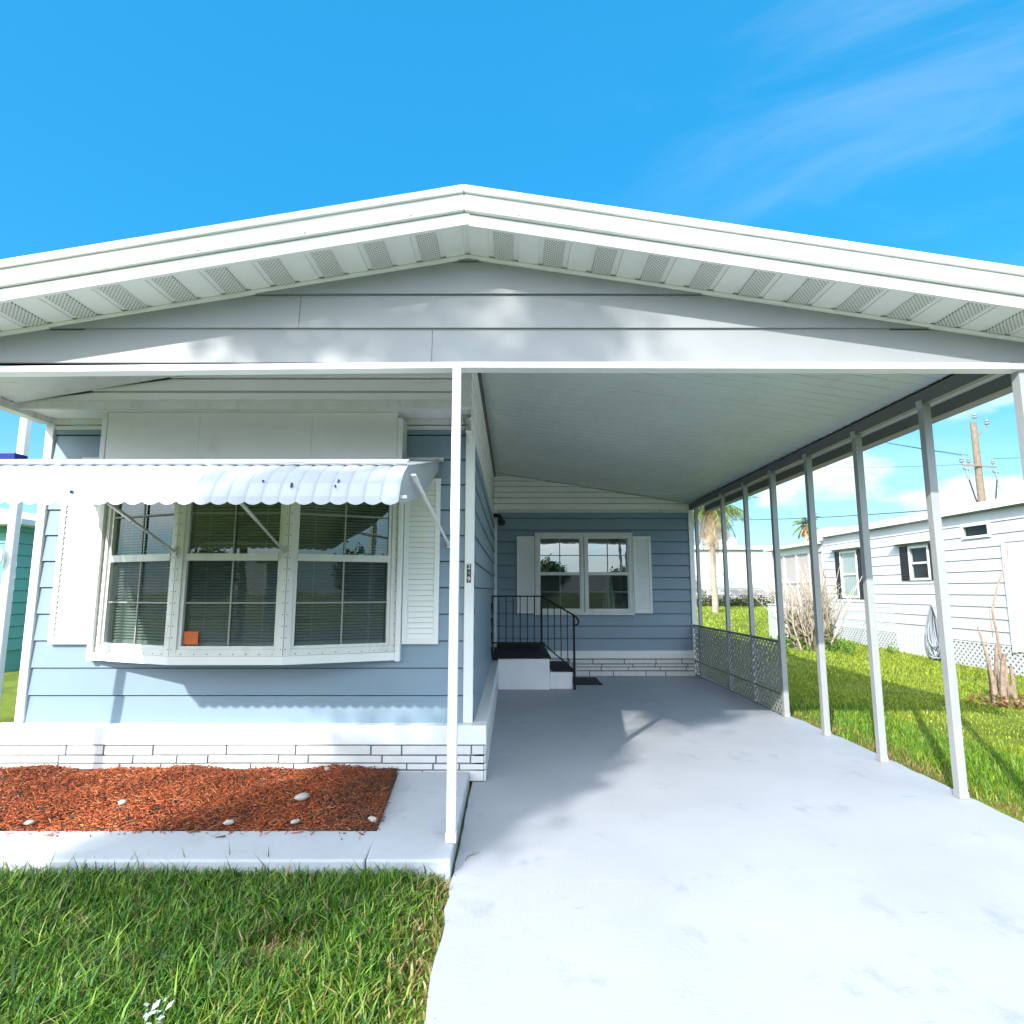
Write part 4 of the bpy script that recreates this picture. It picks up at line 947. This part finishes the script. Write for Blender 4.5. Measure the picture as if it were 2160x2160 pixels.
    b = MB(); b.quad((X + .04, 16.95, .95), (X + .04, 20.25, .95), (X + .04, 20.25, 2.62), (X + .04, 16.95, 2.62)); b.build('porch_screen', 'screen', root)
    b = MB(); b.hexa([(X - .2, 16.92, 2.842), (X + 3.6, 16.92, 2.842), (X + 3.6, 20.5, 2.842), (X - .2, 20.5, 2.842), (X - .2, 16.92, 2.93), (X + 3.6, 16.92, 3.05), (X + 3.6, 20.5, 3.05), (X - .2, 20.5, 2.93)]); b.build('porch_roof', 'roofgrey', root)
    # things on its roof
    v = MB(); v.tube([(X + .55, 10.75, ZT + .15), (X + .55, 10.75, ZT + .34), (X + .50, 10.78, ZT + .42), (X + .38, 10.84, ZT + .44), (X + .25, 10.9, ZT + .38)], [.09, .10, .11, .115, .12], 14)
    tag(v.build('roof_vent', 'white', smooth=True), 'white gooseneck vent on the roof of the neighbouring home', 'vent')
    v = MB(); v.tube([(X + .4, 13.0, ZT + .1), (X + .4, 13.0, ZT + .55)], .03, 8); v.tube([(X + .4, 13.0, ZT + .42), (X + .4, 12.75, ZT + .46)], .008, 6)
    tag(v.build('vent_pipe', 'white'), 'thin white vent pipe rising from the neighbouring roof', 'pipe')
    v = MB(); v.box(X + 1.2, X + 1.9, 18.7, 19.6, 2.98, 3.52); v.box(X + 1.18, X + 1.2, 18.75, 19.55, 3.04, 3.48)
    tag(v.build('roof_air_conditioner', 'acgrey', bevel=.02), 'grey box air conditioner on the far porch roof', 'air conditioner')
neighbour()
def hose():
    root = thing('hose_coil', (8.9, 12.45, .3), 'coil of grey hose hanging on the white neighbouring wall', 'hose'); rr = random.Random(2)
    h = MB(); h.box(8.90, 8.99, 12.40, 12.50, 1.12, 1.17); h.build('hook', 'chrome', root)
    b = MB(); 
    for i in range(11):
        w = .15 + rr.uniform(-.03, .07); H = .50 + rr.uniform(-.09, .06); yo = 12.45 + rr.uniform(-.03, .03); xo = 8.93 - rr.uniform(0, .10); sk = rr.uniform(-.05, .05); pts = []
        for k in range(29):
            a = 2 * math.pi * k / 28; pts.append((xo + .02 * math.sin(2 * a + i), yo + w * math.sin(a) * (1 - .25 * math.cos(a)) + sk * (1 - math.cos(a)), 1.19 - H + H * math.cos(a)))
        b.tube(pts, .016, 7, cap=False)
    b.tube([(8.92, 12.55, .5), (8.88, 12.62, .2), (8.86, 12.70, .12), (8.83, 12.5, .10)], .016, 7); b.build('hose_loop', 'hose', root, smooth=True)
hose()
b = MB(); x, y = 7.45, 16.5; g_ = gz(x, y); b.box(x - .22, x + .5, y - .2, y + .25, g_, g_ + .93); b.box(x - .24, x + .52, y - .22, y + .27, g_ + .932, g_ + .96); b.box(x - .18, x + .46, y - .206, y - .2, g_ + .1, g_ + .85)
tag(b.build('utility_cabinet', 'nwhite', bevel=.01), 'white metal cabinet on the lawn beside the bare shrub', 'cabinet')

# ------------------------------------------------------------------ plants
def stem(b, p, d, L_, r, rr, n=5, wob=.12, nn=6, tp=.72):
    p = Vector(p); pts = [p.copy()]; d = Vector(d).normalized()
    for i in range(n):
        d = (d + Vector((rr.gauss(0, wob), rr.gauss(0, wob), rr.gauss(0, wob * .4)))).normalized(); p = p + d * L_ / n; pts.append(p.copy())
    b.tube(pts, [r * (1 - tp * i / n) for i in range(n + 1)], nn); return pts, d
def leafcards(rr, centers, n, size, spread, cols, up=.3):
    V, Q, C = [], [], []
    for _ in range(n):
        c = Vector(rr.choice(centers)) + Vector((rr.gauss(0, spread), rr.gauss(0, spread), rr.gauss(0, spread)))
        a = Vector((rr.gauss(0, 1), rr.gauss(0, 1), rr.gauss(up, 1))).normalized(); s_ = a.orthogonal().normalized(); s_ = Matrix.Rotation(rr.uniform(0, 6.28), 3, a) @ s_
        l = size * rr.uniform(.6, 1.3); k = len(V); V += [c, c + a * l * .5 + s_ * l * .22, c + a * l, c + a * l * .5 - s_ * l * .22]; Q.append((k, k + 1, k + 2, k + 3))
        cc = Vector(rr.choice(cols)) * rr.uniform(.75, 1.25); C += [(*cc, 1)] * 4
    return np.array([tuple(v) for v in V]), np.array(Q), np.array(C)
def bare_shrub():
    rr = random.Random(21); x0, y0 = 7.1, 14.2; g = gz(x0, y0)
    root = thing('bare_shrub', (x0, y0, g), 'tall dry shrub of bleached bare stems on the lawn', 'shrub')
    b = MB(); tips = []; low = []
    for i in range(120):
        a = rr.uniform(0, 6.28); q = rr.uniform(0, .38); d = Vector((math.cos(a) * .19, math.sin(a) * .19, 1)); L_ = rr.uniform(.7, 1.75) if i % 3 else rr.uniform(1.5, 2.4)
        pts, dd = stem(b, (x0 + math.cos(a) * q, y0 + math.sin(a) * q, g - .02), d, L_, rr.uniform(.012, .030), rr)
        tips.append(pts[-1]); low += [pts[1], pts[1], pts[2]]
        for k in range(3):
            f = rr.choice(pts[2:5]); pp, _ = stem(b, f, dd + Vector((rr.gauss(0, .5), rr.gauss(0, .5), .2)), rr.uniform(.2, .55), .009, rr, 3, .2, 4)
    b.build('stem', 'twig', root)
    b = MB()
    for i in range(26):
        a = rr.uniform(0, 6.28); q = rr.uniform(.05, .4); stem(b, (x0 + math.cos(a) * q, y0 + math.sin(a) * q, g), Vector((math.cos(a) * .3, math.sin(a) * .3, 1)), rr.uniform(.4, 1.1), .022, rr)
    b.build('dark_stem', 'twig_dark', root)
    V, Q, C = leafcards(rr, [tuple(p) for p in low], 1100, .13, .06, [(.10, .17, .04), (.16, .20, .05), (.30, .22, .12), (.07, .12, .03)])
    raw_mesh('foliage', V, np.zeros((0, 3)), Q, C, 'leaf', root)
    V, Q, C = leafcards(rr, [(x0 + rr.gauss(0, .5), y0 + rr.gauss(0, .35), g + .05) for _ in range(30)], 800, .12, .06, [(.10, .22, .03), (.15, .26, .04)], 1.2)
    raw_mesh('basal_leaves', V, np.zeros((0, 3)), Q, C, 'leaf', root)
bare_shrub()
def cut_shrub():
    rr = random.Random(5); x0, y0 = 6.55, 8.05; g = gz(x0, y0)
    root = thing('cut_shrub', (x0, y0, g), 'hard pruned shrub of thick pale stumps with one long bare shoot', 'shrub')
    b = MB()
    for i in range(17):
        a = rr.uniform(0, 6.28); q = rr.uniform(.01, .13); stem(b, (x0 + math.cos(a) * q, y0 + math.sin(a) * q, g - .02), Vector((math.cos(a) * .03, math.sin(a) * .03, 1)), rr.uniform(.2, .78) * (1.1 if i % 4 == 0 else .8), rr.uniform(.016, .044), rr, 6, .05, 7, .3)
    stem(b, (x0 - .14, y0 - .03, g), Vector((-.08, 0, 1)), 1.05, .035, rr, 6, .05, 7)
    b.build('stump', 'stump', root)
    b = MB(); b.tube([(x0 + .02, y0, g + .6), (x0 + .0, y0, g + .95), (x0 - .03, y0, g + 1.25), (x0 + .06, y0, g + 1.55), (x0 + .28, y0 + .03, g + 1.98), (x0 + .32, y0 + .03, g + 2.25)], [.022, .016, .013, .011, .008, .004], 7)
    b.tube([(x0 - .06, y0, g + .9), (x0 - .07, y0, g + 1.3)], [.008, .003], 5); b.build('long_shoot', 'stump', root)
    V, Q, C = leafcards(rr, [(x0 + rr.gauss(0, .22), y0 + rr.gauss(0, .18), g + .03) for _ in range(24)], 420, .10, .05, [(.25, .11, .05), (.16, .22, .04), (.30, .20, .10)], .6)
    tag(raw_mesh('leaf_litter', V, np.zeros((0, 3)), Q, C, 'leaf'), 'brown dry leaves and low weeds round the pruned shrub', 'leaf litter', kind='stuff')
cut_shrub()
def palm(x0, y0, H, rad, label, seed, fronds=26, dead=16, trunk_r=.17, group=None, green=((.09, .17, .04), (.16, .22, .05), (.22, .24, .06))):
    rr = random.Random(seed); g = gz(x0, y0); root = thing('palm_tree', (x0, y0, g), label, 'palm tree', group)
    b = MB(); pts = [(x0 + .02 * math.sin(k), y0, g - .05 + (H + .05) * k / 14) for k in range(15)]; b.tube(pts, [trunk_r * (1.25 - .35 * k / 14) * (1 + .04 * (k % 2)) for k in range(15)], 12); b.build('trunk', 'trunk', root)
    def frond(az, e0, L_, droop, cols, V, Q, C, lw):
        p = Vector((x0, y0, g + H)); d = Vector((math.cos(az) * math.cos(e0), math.sin(az) * math.cos(e0), math.sin(e0))); n = 16; prev = p
        for i in range(n):
            d = (d + Vector((0, 0, -droop / n))).normalized(); q = prev + d * L_ / n; s_ = d.cross(Vector((0, 0, 1))); s_ = s_.normalized() if s_.length > .05 else Vector((1, 0, 0))
            k = len(V); w = .018 * (1 - i / n) + .004; V += [prev - s_ * w, prev + s_ * w, q + s_ * w, q - s_ * w]; Q.append((k, k + 1, k + 2, k + 3)); C += [(.25, .22, .10, 1)] * 4
            if i > 1:
                for side in (1, -1):
                    for h in (0, .5):
                        o = prev.lerp(q, h); ll = lw * math.sin(math.pi * min(1, (i + h) / n * .92 + .08)) * rr.uniform(.7, 1.1); t = (d * .55 + s_ * side * .8 + Vector((0, 0, -.45 + rr.gauss(0, .15)))).normalized()
                        wd = d * .022; k = len(V); V += [o - wd, o + wd, o + t * ll * .6 + wd * .8 + Vector((0, 0, -.02)), o + t * ll + Vector((0, 0, -.12 * ll))]; Q.append((k, k + 1, k + 2, k + 3)); cc = Vector(rr.choice(cols)) * rr.uniform(.7, 1.3); C += [(*cc, 1)] * 4
            prev = q
    V, Q, C = [], [], []
    for i in range(fronds): frond(i * 2.399 + rr.uniform(-.2, .2), rr.uniform(-.2, 1.25), rad * rr.uniform(.75, 1.1), rr.uniform(1.2, 2.4), green, V, Q, C, rad * .28)
    raw_mesh('crown', np.array([tuple(v) for v in V]), np.zeros((0, 3)), np.array(Q), np.array(C), 'leaf', root)
    if dead:
        V, Q, C = [], [], []
        for i in range(dead): frond(i * 2.399 + 1, rr.uniform(-1.0, -.3), rad * rr.uniform(.7, 1.05), rr.uniform(1.5, 3), ((.42, .30, .18), (.50, .38, .26), (.30, .19, .10)), V, Q, C, rad * .18)
        raw_mesh('dead_fronds', np.array([tuple(v) for v in V]), np.zeros((0, 3)), np.array(Q), np.array(C), 'leaf', root)
        b = MB()
        for i in range(26): a = i * 2.399; b.tube([(x0 + math.cos(a) * .12, y0 + math.sin(a) * .12, g + H - .75 + .025 * i), (x0 + math.cos(a) * .30, y0 + math.sin(a) * .30, g + H - .52 + .025 * i)], [.06, .02], 5)
        b.build('frond_bases', 'rust', root)
palm(9.25, 27, 4.75, 2.35, 'palm with dead hanging fronds seen past the end of the carport', 3, 28, 22, .115)
palm(17.2, 34, 4.6, 1.1, 'distant small palm top above the neighbouring roofline', 8, 16, 5, .16)

# ------------------------------------------------------------------ far background
def far_home():
    y = 33.0; g = gz(0, y)
    t = thing('far_home', (14, y, g), 'bright white flat roofed home beyond the far lawn', 'house')
    b = MB(); b.siding((0, y, 0), (1, 0, 0), (0, -1, 0), g + .95, g + 3.1, lambda z: 4, lambda z: 22.5, .9, .012); b.box(4.02, 22.4, y + .03, y + 6, g, g + 3.1); b.build('wall', 'nwhite', t)
    b = MB(); b.box(3.8, 22.7, y - .25, y + 6.2, g + 3.102, g + 3.32); b.build('roof', 'nwhite', t, bevel=.03)
    b = MB(); z = g + .02; k = 0
    while z < g + .94: b.box(4, 22.5, y - .02 - .03 * (k % 2), y + .02, z, z + .085); z += .115; k += 1
    b.build('louvred_skirt', 'fencewood', t)
    b = MB(); n = 10
    for i in range(n):
        a0, a1 = math.pi / 2 * i / n, math.pi / 2 * (i + 1) / n
        p0 = (8.0 + 2.3 * math.sin(a0), g + 1.0 + 1.35 * math.cos(a0)); p1 = (8.0 + 2.3 * math.sin(a1), g + 1.0 + 1.35 * math.cos(a1))
        b.poly([p0, p1, (p1[0] - .22 * math.sin(a1), p1[1] - .22 * math.cos(a1)), (p0[0] - .22 * math.sin(a0), p0[1] - .22 * math.cos(a0))], y - 1.1, y - .03)
    b.build('curved_awning', 'post', t)
    w = MB(); w.box(7.6, 9.9, y - .12, y - .06, g + 1.0, g + 1.9); w.build('window', 'nshutter', t)
    v = MB(); v.box(12.2, 13.1, y + 1, y + 1.8, g + 3.322, g + 3.85); v.box(12.15, 13.15, y + .95, y + 1.85, g + 3.852, g + 3.9)
    tag(v.build('roof_air_conditioner', 'nwhite', bevel=.03), 'white box unit on the flat roof of the far white home', 'air conditioner')
    rr = random.Random(12); V, Q, C = leafcards(rr, [(9.5 + rr.uniform(0, 7), y - .9 + rr.gauss(0, .2), gz(0, y) + rr.uniform(.05, .3)) for _ in range(90)], 3200, .16, .13, [(.05, .09, .025), (.08, .13, .03), (.14, .10, .05)])
    tag(raw_mesh('low_hedge', V, np.zeros((0, 3)), Q, C, 'leaf'), 'low dark plants along the louvred base of the far home', 'hedge', kind='stuff')
far_home()
def utility_pole():
    x0, y0 = 19.5, 24.0; g = gz(x0, y0); root = thing('utility_pole', (x0, y0, g), 'weathered wooden utility pole behind the neighbouring roof', 'utility pole')
    b = MB(); b.tube([(x0, y0, g - .1), (x0, y0, 3.5), (x0 - .02, y0, 8.55)], [.165, .15, .115], 14); b.build('shaft', 'pole', root)
    b = MB(); b.tube([(x0 - .14, y0 - .14, g), (x0 - .14, y0 - .14, 5.0)], .05, 8); b.build('conduit', 'nwhite', root)
    b = MB(); b.bar((x0 - .78, y0 - .16, 6.68), (x0 + .62, y0 - .16, 6.58), .05, .06); b.build('crossarm', 'twig_dark', root)
    b = MB(); b.bar((x0 + .1, y0, 7.9), (x0 + .52, y0, 8.32), .04, .04); b.build('side_bracket', 'twig_dark', root)
    for (x, z, s_) in ((x0 + .03, 8.62, 1.2), (x0 + .52, 8.34, 1.3), (x0 - .72, 6.72, 1.2), (x0 - .42, 6.72, 1.1), (x0 + .58, 6.66, 1)):
        i = MB(); i.lathe((x, y0 - .05, z), [(.02 * s_, 0), (.02 * s_, .06 * s_), (.07 * s_, .08 * s_), (.07 * s_, .12 * s_), (.04 * s_, .15 * s_), (.065 * s_, .17 * s_), (.05 * s_, .22 * s_), (.012, .24 * s_), (.012, .36 * s_)], 12); i.build('insulator', 'porcelain', root)
    for x, z0, z1 in ((x0 - .66, 6.62, 6.1), (x0 + .55, 6.5, 6.0)):
        b = MB(); b.tube([(x, y0 - .16, z0), (x + .02, y0 - .22, z1)], .045, 8); b.tube([(x - .1, y0 - .16, z0 - .1), (x + .1, y0 - .2, z0 - .16)], .05, 8); b.build('fuse_cutout', 'porcelain', root)
    for x, xe in ((x0 - .6, x0 - .17), (x0 + .56, x0 + .22)):
        b = MB(); b.tube([(x, y0 - .2, 6.05), (x * .6 + xe * .4, y0 - .2, 5.3), (xe, y0 - .2, 4.5), (xe, y0 - .2, 2.6)], .03, 6); b.build('drop_cable', 'wire', root)
    def wire(a, c, sag, lb, r=.012):
        a, c = Vector(a), Vector(c); b = MB(); b.tube([a.lerp(c, t / 12) - Vector((0, 0, sag * 4 * (t / 12) * (1 - t / 12))) for t in range(13)], r, 5)
        tag(b.build('power_line', 'wire'), lb, 'power line', 'power lines at the utility pole')
    wire((x0 - .15, y0 - .1, 4.95), (14.0, 47, 7.2), .25, 'long black service line crossing low over the white roofs', .022)
    wire((x0 - .72, y0 - .05, 7.1), (-6, 12, 8.0), .3, 'thin power line running left from the outer crossarm insulator', .010)
    wire((x0 - .42, y0 - .05, 7.1), (-6, 11, 7.4), .3, 'thin power line running left from the inner crossarm insulator', .010)
    wire((x0 + .58, y0 - .05, 6.95), (48, 20, 9.5), .6, 'thin power line running right from the crossarm end', .010)
    wire((x0 - .75, y0 - .1, 6.70), (11.5, 25, 6.9), .1, 'thin level wire running left from the pole crossarm', .008)
utility_pole()

# ------------------------------------------------------------------ behind the camera: what shades the drive and shows in the glass
def tree(x0, y0, base_h, H, rx, rz, label, seed, n, cols, size=.22, name='tree', gap=.5, group=None, clumps=60):
    rr = random.Random(seed); g = gz(x0, y0); root = thing(name, (x0, y0, g), label, 'tree', group)
    b = MB(); top = Vector((x0, y0, g + base_h + rz * .9)); b.tube([(x0, y0, g - .1), (x0 + .1, y0, g + base_h * .5), (x0, y0 + .1, g + base_h), top], [.05 * H / 2.2, .04 * H / 2.2, .03 * H / 2.2, .01 * H / 2.2], 10)
    cs = []; c0 = Vector((x0, y0, g + H - rz))
    for i in range(clumps):
        while True:
            v = Vector((rr.uniform(-1, 1), rr.uniform(-1, 1), rr.uniform(-1, 1)))
            if v.length < 1: break
        v = v * (.55 + .45 * v.length); cs.append(c0 + Vector((v.x * rx, v.y * rx, v.z * rz)))
    for c in cs[::4]: b.tube([Vector((x0, y0, min(c.z - .3, g + H - rz))), (Vector((x0, y0, c.z - .4)) + c) / 2, c], [.07, .05, .015], 6)
    b.build('trunk', 'bark', root)
    V, Q, C = leafcards(rr, [tuple(c) for c in cs], n, size, rx * gap * .45, cols)
    raw_mesh('crown', V, np.zeros((0, 3)), Q, C, 'leaf', root)
G1 = [(.05, .09, .03), (.07, .12, .03), (.04, .07, .025)]
# the tall narrow tree whose shade crosses the walk, the drive and the gable
def shade_tree():
    rr = random.Random(31); kz = .381 / .235            # ground run of the light per metre of height
    at = lambda q, s_, z: Vector((q * .866 + (s_ - kz * z) * .499, -q * .5 + (s_ - kz * z) * .866, z))
    b0 = at(-2.9, -10 + 0 * kz, 0); root = thing('evergreen_tree', (b0.x, b0.y, -.03), 'tall narrow evergreen tree leaning over the drive behind the viewer', 'tree')
    spine = [at(-2.95 + .0 * t, -10 + kz * z, z) for t, z in ((0, 0), (0, 4), (0, 7.3))] + [at(-2.85, -10 + kz * 8.6, 8.6), at(-2.6, -10 + kz * 10.2, 10.2), at(-2.3, -10 + kz * 11.3, 11.3)]
    b = MB(); b.tube([p for p in spine], [.11, .075, .06, .05, .03, .01], 10)
    cs = []
    for n_, s0, s1, q0, q1, hw, dz in ((62, 2.0, 3.9, -2.85, -2.8, .74, .4), (40, 3.9, 5.2, -2.48, -2.40, .36, .3), (22, 7.2, 8.8, -2.4, -2.2, 1.0, .5)):
        for i in range(n_):
            u = rr.random(); s_ = s0 + (s1 - s0) * u; q = q0 + (q1 - q0) * u + hw * rr.uniform(-1, 1); cs.append(at(q, s_, (s_ + 10) / kz + rr.uniform(-dz, dz)))
    for c in cs[::5]: b.tube([spine[3], (spine[3] + c) / 2 + Vector((0, 0, .1)), c], [.03, .02, .008], 5)
    b.build('trunk', 'bark', root)
    V, Q, C = leafcards(rr, [tuple(c) for c in cs], 15000, .15, .15, G1)
    raw_mesh('crown', V, np.zeros((0, 3)), Q, C, 'leaf', root)
shade_tree()
for i, (x, y, h, lb) in enumerate(((-19, -27, 3.6, 'round leafy tree far left across the road'), (3, -30, 3.7, 'round leafy tree across the road behind the white house'), (17, -26, 3.8, 'tall leafy tree far right across the road'), (9, -24, 3.0, 'small leafy tree across the road'))):
    tree(x, y, h * .35, h, h * .42, h * .36, lb, 50 + i, 5200, G1, .38, 'leafy_tree', .5, 'trees across the road', 50)
palm(-1.5, -24, 3.6, 1.3, 'green palm across the road behind the viewer', 77, 24, 4)
def opposite_home():
    t = thing('opposite_home', (-6, -20, 0), 'white gabled home across the road behind the viewer', 'house')
    b = MB(); b.poly([(-12, -.03), (-4, -.03), (-4, 2.9), (-8, 3.9), (-12, 2.9)], -27, -19.5); b.build('wall', 'nwhite', t)
    b = MB(); b.poly([(-12.4, 2.80), (-8, 3.90), (-3.6, 2.80), (-3.6, 2.95), (-8, 4.07), (-12.4, 2.95)], -27.4, -19.0); b.build('roof', 'roofgrey', t)
    for x in (-11, -7): w = MB(); w.box(x, x + 1.6, -19.5, -19.46, 1.0, 2.2); w.build('window', 'nshutter', t)
opposite_home()
